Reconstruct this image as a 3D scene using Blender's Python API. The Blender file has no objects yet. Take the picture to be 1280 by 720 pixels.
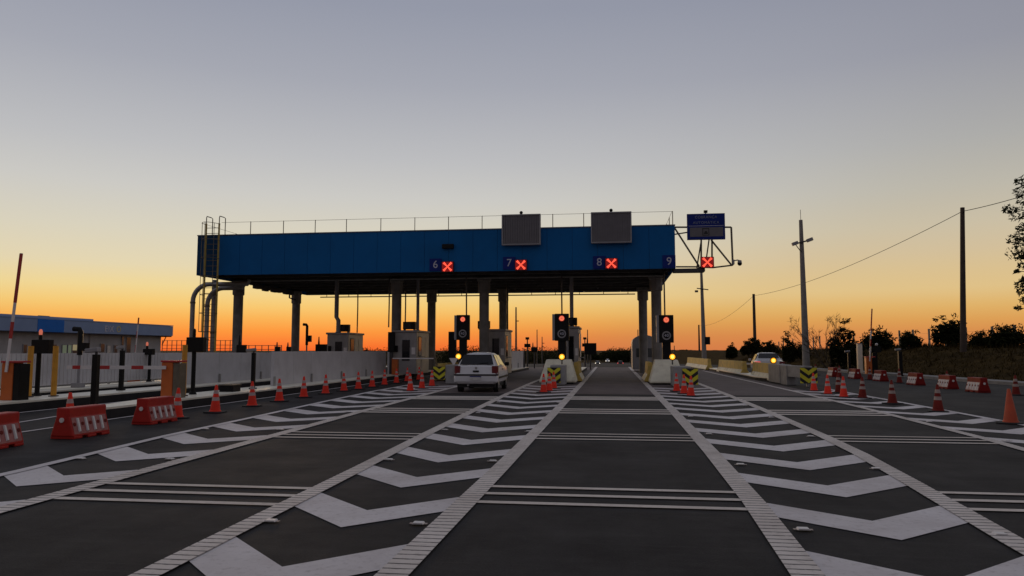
import bpy, math, random
from mathutils import Vector, Matrix
random.seed(7)
S = bpy.context.scene
COL = S.collection
R = math.radians

# ------------------------------------------------------------------ camera
F, CH = 924.0, 1.6
PITCH = math.atan(78 / F)
YAW = math.atan(126 / F * math.cos(PITCH))
cam = bpy.data.objects.new('camera', bpy.data.cameras.new('camera'))
COL.objects.link(cam)
cam.data.sensor_width = 36
cam.data.lens = 36 * F / 1280
cam.data.clip_end = 6000
cam.data.clip_start = 0.05
cam.location = (0, 0, CH)
cam.rotation_euler = (math.pi / 2 + PITCH, 0, YAW)
S.camera = cam

# ------------------------------------------------------------------ light
SUN_AZ = R(-27)          # left of the road direction (+Y)
SUN_EL = R(1.5)
S.view_settings.view_transform = 'Standard'
S.view_settings.look = 'None'
S.view_settings.exposure = 0
S.view_settings.gamma = 1
S.view_settings.use_curve_mapping = False

def lin(c):
    c = c / 255
    return c / 12.92 if c <= 0.04045 else ((c + 0.055) / 1.055) ** 2.4
def srgb(r, g, b): return (lin(r), lin(g), lin(b), 1)

W = bpy.data.worlds.new('World'); S.world = W; W.use_nodes = True
nt = W.node_tree; N = nt.nodes; L = nt.links
bg = N['Background']
def math_node(nt, op, a, b=None, c=None, clamp=False):
    n = nt.nodes.new('ShaderNodeMath'); n.operation = op; n.use_clamp = clamp
    for i, x in enumerate((a, b, c)):
        if x is None: continue
        if isinstance(x, (int, float)): n.inputs[i].default_value = x
        else: nt.links.new(x, n.inputs[i])
    return n.outputs[0]
tc = N.new('ShaderNodeTexCoord')
vn = N.new('ShaderNodeVectorMath'); vn.operation = 'NORMALIZE'; L.new(tc.outputs['Generated'], vn.inputs[0])
sx = N.new('ShaderNodeSeparateXYZ'); L.new(vn.outputs[0], sx.inputs[0])
el = math_node(nt, 'DIVIDE', math_node(nt, 'ARCSINE', sx.outputs[2]), math.pi / 2)   # -1..1
hl = math_node(nt, 'SQRT', math_node(nt, 'ADD', math_node(nt, 'ADD', math_node(nt, 'MULTIPLY', sx.outputs[0], sx.outputs[0]), math_node(nt, 'MULTIPLY', sx.outputs[1], sx.outputs[1])), 1e-6))
ca = math_node(nt, 'DIVIDE', math_node(nt, 'ADD', math_node(nt, 'MULTIPLY', sx.outputs[0], math.sin(SUN_AZ)), math_node(nt, 'MULTIPLY', sx.outputs[1], math.cos(SUN_AZ))), hl)
def ramp(stops):
    n = N.new('ShaderNodeValToRGB'); e = n.color_ramp.elements
    n.color_ramp.interpolation = 'LINEAR'
    while len(e) < len(stops): e.new(0.5)
    for i, (deg, c) in enumerate(stops):
        e[i].position = max(0, deg) / 90; e[i].color = srgb(*c)
    L.new(el, n.inputs[0]); return n.outputs[0]
rA = ramp([(0, (250, 106, 42)), (.5, (253, 124, 52)), (1.4, (253, 152, 64)), (2.35, (249, 179, 87)), (3.3, (246, 202, 116)), (4.5, (240, 215, 150)), (6.05, (228, 214, 178)), (8.5, (217, 210, 190)), (11.5, (204, 202, 197)), (14.4, (190, 190, 192)), (20, (166, 168, 178)), (25.5, (149, 153, 168)), (45, (140, 142, 151)), (90, (129, 130, 140))])
rB = ramp([(0, (217, 126, 73)), (1.1, (218, 140, 78)), (2.05, (222, 160, 87)), (3.0, (225, 179, 106)), (4.1, (225, 194, 136)), (5.4, (219, 193, 145)), (6.7, (212, 192, 156)), (8.5, (203, 191, 166)), (11, (189, 184, 171)), (14, (173, 172, 169)), (20, (144, 145, 156)), (25.5, (130, 132, 146)), (45, (134, 135, 144)), (90, (129, 130, 140))])
rC = ramp([(0, (112, 99, 100)), (6, (126, 117, 121)), (15, (124, 121, 128)), (35, (121, 122, 132)), (90, (129, 130, 140))])
def maprange(x, a, b):
    n = N.new('ShaderNodeMapRange'); n.interpolation_type = 'SMOOTHSTEP'
    for i_, v_ in ((1, a), (2, b)):
        if isinstance(v_, (int, float)): n.inputs[i_].default_value = v_
        else: L.new(v_, n.inputs[i_])
    L.new(x, n.inputs[0]); return n.outputs[0]
def mixc(nt, f, a, b):
    n = nt.nodes.new('ShaderNodeMix'); n.data_type = 'RGBA'
    for sock, x in ((n.inputs[0], f), (n.inputs[6], a), (n.inputs[7], b)):
        if isinstance(x, (int, float, tuple)): sock.default_value = x
        else: nt.links.new(x, sock)
    return n.outputs[2]
m1 = mixc(nt, maprange(ca, math_node(nt, 'SUBTRACT', 0.88, math_node(nt, 'MULTIPLY', el, 2.2)), 1.0), rB, rA)
m2 = mixc(nt, maprange(ca, -0.7, 0.6), rC, m1)
skyt = N.new('ShaderNodeTexSky'); skyt.sky_type = 'NISHITA'; skyt.sun_disc = False
skyt.sun_elevation = R(-2); skyt.sun_rotation = SUN_AZ
skm = N.new('ShaderNodeVectorMath'); skm.operation = 'SCALE'; skm.inputs[3].default_value = 1.2
L.new(skyt.outputs[0], skm.inputs[0])
m3 = mixc(nt, 0.05, m2, skm.outputs[0])
L.new(m3, bg.inputs[0]); bg.inputs[1].default_value = 1.0

sun = bpy.data.objects.new('sun', bpy.data.lights.new('sun', 'SUN')); COL.objects.link(sun)
sun.data.energy = 0.5; sun.data.angle = R(14); sun.data.color = (1.0, 0.62, 0.3)
sd = Vector((math.sin(SUN_AZ) * math.cos(SUN_EL), math.cos(SUN_AZ) * math.cos(SUN_EL), math.sin(SUN_EL)))
sun.rotation_euler = sd.to_track_quat('Z', 'Y').to_euler()

# ------------------------------------------------------------------ photo pixel -> world point at a known depth / height / side distance
FW = Vector((-math.sin(YAW) * math.cos(PITCH), math.cos(YAW) * math.cos(PITCH), math.sin(PITCH)))
RT = Vector((math.cos(YAW), math.sin(YAW), 0))
UP = RT.cross(FW)
def ray(px, py): return FW + RT * ((px - 640) / F) - UP * ((py - 360) / F)
def gp(px, py, z=0.0):
    r = ray(px, py); t = (z - CH) / r.z
    return Vector((t * r.x, t * r.y, z))
def dp(px, py, Y):
    r = ray(px, py); t = Y / r.y
    return Vector((t * r.x, Y, CH + t * r.z))
def xp(px, py, X):
    r = ray(px, py); t = X / r.x
    return Vector((X, t * r.y, CH + t * r.z))

# ------------------------------------------------------------------ materials
MATS = {}
def mat(name, col, rough=0.6, var=0.12, scale=6.0, metal=0.0, bump=0.0, bscale=60.0, dirt=None, dscale=2.0, spec=0.5):
    m = bpy.data.materials.new(name); m.use_nodes = True
    t = m.node_tree; p = t.nodes['Principled BSDF']
    p.inputs['Roughness'].default_value = rough; p.inputs['Metallic'].default_value = metal
    p.inputs['Specular IOR Level'].default_value = spec
    co = t.nodes.new('ShaderNodeTexCoord').outputs['Object']
    nz = t.nodes.new('ShaderNodeTexNoise'); nz.inputs['Scale'].default_value = scale; nz.inputs['Detail'].default_value = 6
    t.links.new(co, nz.inputs['Vector'])
    c4 = (*col, 1)
    dk = tuple(x * (1 - var) for x in col) + (1,); lt = tuple(min(1, x * (1 + var)) for x in col) + (1,)
    mr = t.nodes.new('ShaderNodeMapRange'); mr.inputs[1].default_value = 0.3; mr.inputs[2].default_value = 0.7
    t.links.new(nz.outputs[0], mr.inputs[0])
    out = mixc(t, mr.outputs[0], dk, lt)
    if dirt:
        n2 = t.nodes.new('ShaderNodeTexNoise'); n2.inputs['Scale'].default_value = dscale; n2.inputs['Detail'].default_value = 8; n2.inputs['Roughness'].default_value = 0.65
        t.links.new(co, n2.inputs['Vector'])
        m2 = t.nodes.new('ShaderNodeMapRange'); m2.inputs[1].default_value = 0.48; m2.inputs[2].default_value = 0.72
        m2.inputs[4].default_value = 0.8
        t.links.new(n2.outputs[0], m2.inputs[0])
        out = mixc(t, m2.outputs[0], out, (*dirt, 1))
    t.links.new(out, p.inputs['Base Color'])
    if bump:
        n3 = t.nodes.new('ShaderNodeTexNoise'); n3.inputs['Scale'].default_value = bscale; n3.inputs['Detail'].default_value = 4
        t.links.new(co, n3.inputs['Vector'])
        b = t.nodes.new('ShaderNodeBump'); b.inputs['Strength'].default_value = bump; b.inputs['Distance'].default_value = 0.02
        t.links.new(n3.outputs[0], b.inputs['Height']); t.links.new(b.outputs[0], p.inputs['Normal'])
    MATS[name] = m
    return m
def emit(name, col, strength=1.0):
    m = bpy.data.materials.new(name); m.use_nodes = True
    p = m.node_tree.nodes['Principled BSDF']
    p.inputs['Base Color'].default_value = (0.02, 0.02, 0.02, 1)
    p.inputs['Emission Color'].default_value = (*col, 1); p.inputs['Emission Strength'].default_value = strength
    return m

def road_mat(name, base, light, tint=0.0):
    """asphalt / concrete paving: stone grain, broad mottling, faint cross streaks and wheel tracks"""
    m = bpy.data.materials.new(name); m.use_nodes = True
    t = m.node_tree; p = t.nodes['Principled BSDF']
    co = t.nodes.new('ShaderNodeNewGeometry').outputs['Position']
    def noise(scale, det, vec=co, rough=0.6):
        n = t.nodes.new('ShaderNodeTexNoise'); n.inputs['Scale'].default_value = scale; n.inputs['Detail'].default_value = det; n.inputs['Roughness'].default_value = rough
        t.links.new(vec, n.inputs['Vector']); return n.outputs[0]
    def rng(x, a, b, lo=0, hi=1):
        n = t.nodes.new('ShaderNodeMapRange'); n.inputs[1].default_value = a; n.inputs[2].default_value = b; n.inputs[3].default_value = lo; n.inputs[4].default_value = hi
        t.links.new(x, n.inputs[0]); return n.outputs[0]
    def scaled(v):
        n = t.nodes.new('ShaderNodeMapping'); n.inputs['Scale'].default_value = v
        t.links.new(co, n.inputs['Vector']); return n.outputs[0]
    grain = noise(55, 3)
    vor = t.nodes.new('ShaderNodeTexVoronoi'); vor.inputs['Scale'].default_value = 48; t.links.new(co, vor.inputs['Vector'])
    mott = noise(0.7, 8, rough=0.7)
    streak = noise(1.0, 5, scaled((0.35, 3.2, 1)))
    along = noise(1.0, 5, scaled((1.6, 0.08, 1)))
    f = math_node(t, 'ADD', math_node(t, 'MULTIPLY', rng(grain, .3, .7), .35), math_node(t, 'MULTIPLY', rng(mott, .32, .72), .42))
    f = math_node(t, 'ADD', f, math_node(t, 'MULTIPLY', rng(streak, .5, .72), .32))
    scr = noise(1.0, 4, scaled((.45, 16, 1)))
    f = math_node(t, 'ADD', f, math_node(t, 'MULTIPLY', rng(scr, .6, .74), .45))
    f = math_node(t, 'ADD', f, math_node(t, 'MULTIPLY', rng(along, .45, .7), .18), clamp=True)
    c = mixc(t, f, (*base, 1), (*light, 1))
    spk = rng(vor.outputs['Distance'], 0.0, 0.2, 0.8, 0)
    c = mixc(t, spk, c, (light[0] * 2.4, light[1] * 2.3, light[2] * 2.2, 1))
    t.links.new(c, p.inputs['Base Color'])
    p.inputs['Roughness'].default_value = 0.82
    t.links.new(rng(mott, .3, .7, .9, .72), p.inputs['Roughness'])
    p.inputs['Specular IOR Level'].default_value = 0.25
    b = t.nodes.new('ShaderNodeBump'); b.inputs['Strength'].default_value = 0.5; b.inputs['Distance'].default_value = 0.006
    t.links.new(grain, b.inputs['Height']); t.links.new(b.outputs[0], p.inputs['Normal'])
    return m
def paint_mat(name, col, ribs=False):
    """thermoplastic road paint, worn; the ribbed edge lines have a cross rib every 0.125 m"""
    m = bpy.data.materials.new(name); m.use_nodes = True
    t = m.node_tree; p = t.nodes['Principled BSDF']
    co = t.nodes.new('ShaderNodeNewGeometry').outputs['Position']
    def noise(scale, det):
        n = t.nodes.new('ShaderNodeTexNoise'); n.inputs['Scale'].default_value = scale; n.inputs['Detail'].default_value = det; n.inputs['Roughness'].default_value = .65
        t.links.new(co, n.inputs['Vector']); return n.outputs[0]
    def rng(x, a, b, lo=0, hi=1):
        n = t.nodes.new('ShaderNodeMapRange'); n.inputs[1].default_value = a; n.inputs[2].default_value = b; n.inputs[3].default_value = lo; n.inputs[4].default_value = hi
        t.links.new(x, n.inputs[0]); return n.outputs[0]
    big = noise(0.9, 6); fine = noise(14, 6)
    c = mixc(t, rng(big, .3, .7), (col[0] * .72, col[1] * .69, col[2] * .67, 1), (*col, 1))
    c = mixc(t, rng(fine, .52, .72, 0, .5), c, (col[0] * .45, col[1] * .42, col[2] * .4, 1))
    if ribs:
        sep = t.nodes.new('ShaderNodeSeparateXYZ'); t.links.new(co, sep.inputs[0])
        wob = math_node(t, 'ADD', sep.outputs[1], math_node(t, 'MULTIPLY', fine, .02))
        fr = math_node(t, 'FRACT', math_node(t, 'DIVIDE', wob, 0.125))
        g = math_node(t, 'LESS_THAN', fr, 0.2)
        g2 = math_node(t, 'MULTIPLY', g, rng(fine, .25, .5, .35, .95))
        c = mixc(t, g2, c, (.06, .055, .055, 1))
        b = t.nodes.new('ShaderNodeBump'); b.inputs['Strength'].default_value = .6; b.inputs['Distance'].default_value = .006
        t.links.new(math_node(t, 'SUBTRACT', 1, g), b.inputs['Height']); t.links.new(b.outputs[0], p.inputs['Normal'])
    t.links.new(c, p.inputs['Base Color']); p.inputs['Roughness'].default_value = .7; p.inputs['Specular IOR Level'].default_value = .3
    return m

ASPHALT = road_mat('asphalt', (.0095, .0083, .0085), (.036, .0318, .0322))
PAVING = road_mat('paving', (.10, .08, .076), (.18, .145, .14))
PAINT = paint_mat('white_paint', (.80, .755, .76))
PAINT_BAR = paint_mat('cream_paint', (.80, .72, .65))
PAINT_RIB = paint_mat('ribbed_paint', (.84, .765, .71), True)
GRASS = mat('dry_grass', (.05, .033, .012), .95, .5, 1.4, bump=.8, bscale=14, dirt=(.032, .02, .009), dscale=.6, spec=.02)
BLADE = mat('grass_blade', (.052, .036, .013), .9, .5, .8, spec=.03)
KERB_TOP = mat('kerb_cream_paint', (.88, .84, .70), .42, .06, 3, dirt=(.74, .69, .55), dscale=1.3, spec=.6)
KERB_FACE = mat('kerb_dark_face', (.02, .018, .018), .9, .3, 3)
SIDEWALK = mat('sidewalk_concrete', (.26, .25, .24), .9, .15, 2, bump=.3)
BLUE = mat('blue_panel', (.003, .125, .37), .5, .06, .8, dirt=(.003, .10, .29), dscale=.35, spec=.15)
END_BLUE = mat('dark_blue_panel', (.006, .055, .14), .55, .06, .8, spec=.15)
BLUE_EDGE = mat('grey_blue_trim', (.10, .13, .20), .5, .1, 2)
NAVY = mat('navy_sign', (.006, .022, .20), .5, .05, 2, spec=.2)
SOFFIT = mat('soffit_dark', (.075, .066, .062), .6, .3, 1.5)
STEEL = mat('galvanised_steel', (.34, .33, .32), .5, .15, 4, metal=.5)
STEEL_DK = mat('painted_dark_steel', (.06, .055, .055), .55, .2, 4)
STEEL_BR = mat('bronze_grey_steel', (.16, .135, .10), .5, .2, 4, metal=.3)
LADDER = mat('yellow_ladder_paint', (.42, .30, .06), .55, .2, 4)
CONC = mat('column_concrete', (.24, .225, .21), .85, .2, 2.5, bump=.25, dirt=(.15, .14, .13), dscale=1.0)
CONC_GREY = mat('barrier_grey_concrete', (.36, .35, .34), .88, .15, 3, bump=.3, dirt=(.22, .21, .2), dscale=1.6)
CREAM = mat('barrier_cream_paint', (.86, .81, .63), .75, .08, 3, bump=.2, dirt=(.58, .52, .38), dscale=2.2)
OCHRE = mat('barrier_yellow_paint', (.62, .43, .10), .75, .2, 4, bump=.2, dirt=(.40, .30, .14), dscale=3.0)
YELLOW = mat('sign_yellow', (.75, .68, .03), .5, .1, 6)
BLACK = mat('sign_black', (.012, .012, .012), .5, .1, 6)
BLK_PLASTIC = mat('black_plastic', (.008, .0075, .008), .5, .2, 8, spec=.2)
GREY_PAINT = mat('grey_panel_paint', (.30, .29, .30), .5, .08, 3)
LOUVRE = mat('board_grey', (.155, .145, .155), .5, .08, 3)
WHITE_WALL = mat('white_parapet', (.60, .585, .60), .7, .06, 1.5, dirt=(.46, .44, .44), dscale=.8)
WALL_L = mat('building_wall', (.42, .41, .42), .75, .08, 1.5, dirt=(.34, .33, .33), dscale=.7)
FASCIA_G = mat('building_fascia', (.25, .34, .54), .6, .06, 1, spec=.2)
FASCIA_B = mat('building_fascia_blue', (.005, .16, .60), .5, .06, 1, spec=.15)
ORANGE = mat('cone_orange', (.95, .05, .026), .55, .08, 8, dirt=(.68, .045, .02), dscale=6, spec=.2)
MAROON = mat('cone_dark_red', (.20, .02, .014), .6, .25, 6, dirt=(.09, .016, .013), dscale=5, spec=.15)  # much darker red than the orange cones
PLAIN_OR = mat('cone_plain_orange', (.52, .07, .02), .55, .12, 6, dirt=(.42, .07, .03), dscale=4)
REFL = mat('reflective_band', (.62, .60, .58), .4, .12, 10)
BAND = mat('cone_band', (.50, .40, .38), .5, .2, 10, dirt=(.45, .2, .16), dscale=9)
REFL_DARK = mat('dark_reflective_band', (.36, .28, .25), .5, .2, 10)  # darker band tone for the dark red cones, also stud beds
RUBBER = mat('black_rubber', (.018, .018, .018), .75, .2, 8)
RED_PL = mat('red_plastic', (.46, .022, .016), .5, .14, 5, dirt=(.30, .02, .016), dscale=3, spec=.25)
RED_SHADE = mat('shaded_red_plastic', (.26, .015, .012), .55, .2, 5, dirt=(.16, .013, .011), dscale=3, spec=.2)  # barrier red darkened: shade on the near ends put into the colour
PINK_PL = mat('chalky_red_plastic', (.42, .15, .14), .6, .12, 6, dirt=(.34, .08, .07), dscale=4)
GLOW_PL = mat('sunset_lit_plastic', (.78, .66, .62), .6, .1, 6, dirt=(.6, .3, .26), dscale=4)  # right row side panels whitened, sunset glow put into the colour
WHITE_PL = mat('white_plastic', (.78, .74, .72), .45, .06, 6)
GATE_OR = mat('gate_orange', (.58, .125, .018), .45, .1, 4, dirt=(.48, .11, .02), dscale=3)
POST_YEL = mat('bollard_yellow', (.72, .34, .03), .5, .15, 4, dirt=(.45, .22, .03), dscale=3)
ARM_RED = mat('arm_red', (.50, .03, .03), .45, .1, 5)
WHITE_CAR = mat('car_white', (.72, .71, .72), .25, .03, 2, spec=.6)
SILVER_CAR = mat('car_silver', (.62, .60, .60), .25, .04, 2, metal=.3)
DARK_CAR = mat('car_dark', (.03, .03, .035), .3, .1, 2)
GLASS_DK = mat('dark_glass', (.010, .010, .013), .08, .1, 3, spec=.4)
TAIL = mat('tail_lamp_red', (.16, .008, .01), .3, .1, 6)
RIM = mat('wheel_rim', (.40, .40, .40), .35, .1, 5, metal=.7)
BOOTH = mat('booth_panel', (.38, .36, .35), .6, .1, 2, dirt=(.28, .26, .25), dscale=1.5)
BOOTH_W = mat('booth_cream', (.84, .78, .68), .55, .08, 2)
WINDOW = mat('window_glass', (.05, .06, .065), .1, .15, 2, spec=.7)
BLUEPLATE = mat('plate_blue', (.02, .03, .2), .4, .05, 5)
WOOD = mat('weathered_post', (.34, .29, .23), .9, .25, 6)
POLE_C = mat('pole_concrete', (.27, .25, .23), .85, .15, 3)
POLE_DK = mat('pole_dark_wood', (.07, .05, .04), .85, .2, 3)
BARK = mat('bark', (.06, .045, .03), .95, .3, 6, bump=.5)
LEAF = mat('leaf_green', (.035, .042, .016), .85, .5, .9, spec=.08)
LEAF_DK = mat('leaf_dark', (.022, .025, .010), .9, .5, .5, spec=.03)
LETTER = mat('letter_silver', (.58, .58, .66), .4, .05, 5)
LETTER_DIM = mat('letter_dull_blue', (.24, .27, .38), .5, .1, 5)
LETTER_Y = mat('letter_yellow', (.60, .52, .16), .4, .05, 5)
CABINET = mat('cabinet_cream', (.86, .76, .6), .35, .08, 3)
E_RED = emit('led_red_bright', (1.0, .085, .045), 1.5)
E_RED_BG = emit('led_red_glow', (.17, .003, .003), 1.0)
E_AMBER = emit('lamp_amber', (1.0, .36, .01), 1.4)
E_AMBER_C = emit('lamp_amber_core', (1.0, .66, .09), 2.4)
E_STOP = emit('signal_red', (1.0, .20, .10), 1.1)
E_BEACON = emit('beacon_red', (.8, .20, .12), .6)
E_HEAD = emit('headlight_white', (1.0, .92, .78), 6.0)
E_TAIL = emit('tail_lamp_lit', (.85, .10, .10), .8)
E_WIN = emit('lit_room_cream', (.42, .34, .19), .5)
E_WIN_G = emit('lit_room_green', (.15, .18, .12), .5)

# ------------------------------------------------------------------ mesh helpers
class MB:
    def __init__(s): s.v = []; s.f = []
    def add(s, vs, fs):
        o = len(s.v); s.v += [tuple(x) for x in vs]; s.f += [tuple(i + o for i in f) for f in fs]; return s
    def box(s, c, d, rz=0.0, rx=0.0, ry=0.0):
        x, y, z = d[0] / 2, d[1] / 2, d[2] / 2
        M = Matrix.Rotation(rz, 3, 'Z') @ Matrix.Rotation(ry, 3, 'Y') @ Matrix.Rotation(rx, 3, 'X')
        vs = [M @ Vector((a * x, b * y, e * z)) + Vector(c) for a in (-1, 1) for b in (-1, 1) for e in (-1, 1)]
        return s.add(vs, [(0, 1, 3, 2), (4, 6, 7, 5), (0, 4, 5, 1), (2, 3, 7, 6), (0, 2, 6, 4), (1, 5, 7, 3)])
    def bx(s, x0, x1, y0, y1, z0, z1): return s.box(((x0 + x1) / 2, (y0 + y1) / 2, (z0 + z1) / 2), (x1 - x0, y1 - y0, z1 - z0))
    def cyl(s, a, b, r0, r1=None, n=12, cap=True):
        a = Vector(a); b = Vector(b); r1 = r0 if r1 is None else r1
        d = (b - a).normalized(); u = d.orthogonal().normalized(); w = d.cross(u)
        vs = []
        for p, r in ((a, r0), (b, r1)):
            for i in range(n):
                t = 2 * math.pi * i / n; vs.append(p + (u * math.cos(t) + w * math.sin(t)) * r)
        fs = [(i, (i + 1) % n, n + (i + 1) % n, n + i) for i in range(n)]
        if cap: fs += [tuple(range(n - 1, -1, -1)), tuple(range(n, 2 * n))]
        return s.add(vs, fs)
    def tube(s, pts, r, n=8):
        pts = [Vector(p) for p in pts]; k = len(pts); rs = r if isinstance(r, (list, tuple)) else [r] * k
        u = None; vs = []
        for i, p in enumerate(pts):
            d = (pts[min(i + 1, k - 1)] - pts[max(i - 1, 0)]).normalized()
            u = d.orthogonal().normalized() if u is None else (u - d * u.dot(d)).normalized()
            w = d.cross(u)
            vs += [p + (u * math.cos(2 * math.pi * j / n) + w * math.sin(2 * math.pi * j / n)) * rs[i] for j in range(n)]
        fs = [(i * n + j, i * n + (j + 1) % n, (i + 1) * n + (j + 1) % n, (i + 1) * n + j) for i in range(k - 1) for j in range(n)]
        fs += [tuple(range(n - 1, -1, -1)), tuple(range((k - 1) * n, k * n))]
        return s.add(vs, fs)
    def lathe(s, prof, c=(0, 0, 0), n=20):
        vs = []; k = len(prof)
        for r, z in prof: vs += [(c[0] + r * math.cos(2 * math.pi * j / n), c[1] + r * math.sin(2 * math.pi * j / n), c[2] + z) for j in range(n)]
        fs = [(i * n + j, i * n + (j + 1) % n, (i + 1) * n + (j + 1) % n, (i + 1) * n + j) for i in range(k - 1) for j in range(n)]
        fs += [tuple(range(n - 1, -1, -1)), tuple(range((k - 1) * n, k * n))]
        return s.add(vs, fs)
    def prism(s, poly, y0, y1):                     # poly in XZ, extruded along Y
        n = len(poly); vs = [(x, y0, z) for x, z in poly] + [(x, y1, z) for x, z in poly]
        return s.add(vs, [(i, (i + 1) % n, n + (i + 1) % n, n + i) for i in range(n)] + [tuple(range(n - 1, -1, -1)), tuple(range(n, 2 * n))])
    def slab(s, poly, z0, z1):                      # poly in XY, extruded along Z
        n = len(poly); vs = [(x, y, z0) for x, y in poly] + [(x, y, z1) for x, y in poly]
        return s.add(vs, [(i, (i + 1) % n, n + (i + 1) % n, n + i) for i in range(n)] + [tuple(range(n - 1, -1, -1)), tuple(range(n, 2 * n))])
    def sheet(s, poly, z): return s.add([(x, y, z) for x, y in poly], [tuple(range(len(poly)))])
    def ball(s, c, r, n=12, sz=1.0):
        prof = [(max(1e-4, r * math.sin(math.pi * i / 8)), -r * sz * math.cos(math.pi * i / 8)) for i in range(9)]
        return s.lathe(prof, c, n)
    def build(s, name, m, parent=None, smooth=False, bevel=0.0, loc=None):
        me = bpy.data.meshes.new(name); me.from_pydata(s.v, [], s.f); me.validate()
        import bmesh
        bm = bmesh.new(); bm.from_mesh(me); bmesh.ops.recalc_face_normals(bm, faces=bm.faces); bm.to_mesh(me); bm.free()
        me.materials.append(m)
        if smooth:
            me.polygons.foreach_set('use_smooth', [True] * len(me.polygons))
            me.set_sharp_from_angle(angle=R(38))
        o = bpy.data.objects.new(name, me); COL.objects.link(o)
        if parent: o.parent = parent
        if loc: o.location = loc
        if bevel:
            b = o.modifiers.new('edge', 'BEVEL'); b.width = bevel; b.segments = 2; b.limit_method = 'ANGLE'
        return o
def tag(o, label=None, cat=None, group=None, kind=None):
    if label: o['label'] = label
    if cat: o['category'] = cat
    if group: o['group'] = group
    if kind: o['kind'] = kind
    return o
def thing(name, label, cat, loc=(0, 0, 0), rz=0.0, group=None):
    o = bpy.data.objects.new(name, None); o.empty_display_size = .2; COL.objects.link(o)
    o.location = loc; o.rotation_euler = (0, 0, rz)
    return tag(o, label, cat, group)
def kids(o): return [c for c in bpy.data.objects if c.parent == o]
def dup(o, loc, rz=0.0, label=None, group=None, mats=None):
    r = o.copy(); COL.objects.link(r); r.location = loc; r.rotation_euler = (0, 0, rz)
    if label: r['label'] = label
    if group: r['group'] = group
    for ch in kids(o):
        c = ch.copy(); COL.objects.link(c); c.parent = r
        for g in kids(ch):
            d = g.copy(); COL.objects.link(d); d.parent = c
    return r
def lettering(txt, size, m, parent, loc, rot=(R(90), 0, 0), name='lettering', depth=.006, align='CENTER'):
    cu = bpy.data.curves.new(name, 'FONT'); cu.body = txt; cu.size = size; cu.extrude = depth
    cu.space_character = 1.12; cu.align_x = align; cu.align_y = 'CENTER'
    t = bpy.data.objects.new(name + '_curve', cu); COL.objects.link(t)
    bpy.context.view_layer.update()
    me = bpy.data.meshes.new_from_object(t.evaluated_get(bpy.context.evaluated_depsgraph_get()))
    bpy.data.objects.remove(t)
    me.materials.clear(); me.materials.append(m)
    o = bpy.data.objects.new(name, me); COL.objects.link(o); o.parent = parent; o.location = loc; o.rotation_euler = rot
    return o
ORD = ['nearest', 'second nearest', 'third nearest', 'fourth nearest', 'fifth nearest', 'sixth nearest', 'seventh nearest', 'eighth nearest', 'ninth nearest', 'tenth nearest', 'eleventh nearest', 'twelfth nearest', 'thirteenth nearest', 'fourteenth nearest', 'farthest']
def lerp(a, b, t): return a + (b - a) * t
def poly_at(pts, y):
    for (x0, y0), (x1, y1) in zip(pts, pts[1:]):
        if y <= y1: return lerp(x0, x1, (y - y0) / (y1 - y0))
    return pts[-1][0]
def smooth(t): t = max(0, min(1, t)); return t * t * (3 - 2 * t)

# ------------------------------------------------------------------ ground
KERB = [(20.5, -40), (19.6, 20), (18.2, 36), (17.7, 41), (17.1, 51), (15.6, 65), (14.6, 90), (14.0, 140), (14.0, 700), (14, 5000)]
def road_z(y): return -3.4 * smooth((y - 70) / 190) if y < 300 else -3.4 + 3.6 * smooth((y - 420) / 500)
def ground_z(x, y):
    z = road_z(y) - .04
    k = poly_at(KERB, y) + .9
    if x > k:
        crest = 1.78 + .12 * math.sin(y * .11) - .25 * smooth((y - 55) / 60)
        t = smooth((x - k) / 7.5)
        z = lerp(z, crest, t) + (.06 * math.sin(x * 1.7 + y * .9) * t)
        z += .012 * max(0, x - k - 8) * smooth((140 - y) / 100)
    if x < -70: z = lerp(z, .2, smooth((-70 - x) / 60))
    return z
g = MB()
xs = [-3000, -1200, -500, -250, -150, -110, -70, -50, -30, -15, -9, 0, 9, 13] + [14 + .6 * i for i in range(26)] + [31, 34, 40, 50, 70, 110, 200, 500, 1200, 3000]
ys = [-300, -120, -50, -20, 0, 10] + [14 + 2 * i for i in range(60)] + [140, 160, 180, 210, 240, 270, 310, 360, 420, 500, 600, 760, 950, 1400, 2500, 4000]
for y in ys:
    for x in xs: g.v.append((x, y, ground_z(x, y)))
nx = len(xs)
for j in range(len(ys) - 1):
    for i in range(nx - 1): g.f.append((j * nx + i, j * nx + i + 1, (j + 1) * nx + i + 1, (j + 1) * nx + i))
tag(g.build('ground', GRASS, smooth=True), kind='structure')

# road: plaza apron then the carriageway running down beyond it
g = MB()
yy = [-40, 0, 20, 30, 36, 41, 46, 51, 58, 65, 70]
for y in yy: g.v += [(-60, y, 0), (poly_at(KERB, y) + .02, y, 0)]
g.f += [(2 * i, 2 * i + 1, 2 * i + 3, 2 * i + 2) for i in range(len(yy) - 1)]
o = len(g.v); y2 = [70 + 6 * i for i in range(40)]
for y in y2: g.v += [(-14, y, road_z(y)), (12, y, road_z(y))]
g.f += [(o + 2 * i, o + 2 * i + 1, o + 2 * i + 3, o + 2 * i + 2) for i in range(len(y2) - 1)]
tag(g.build('road', ASPHALT), kind='structure')
tag(MB().sheet([(-9.0, 27.4), (7.6, 27.4), (7.6, 71), (-9.0, 71)], .004).build('concrete_paving', PAVING), kind='structure')

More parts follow.
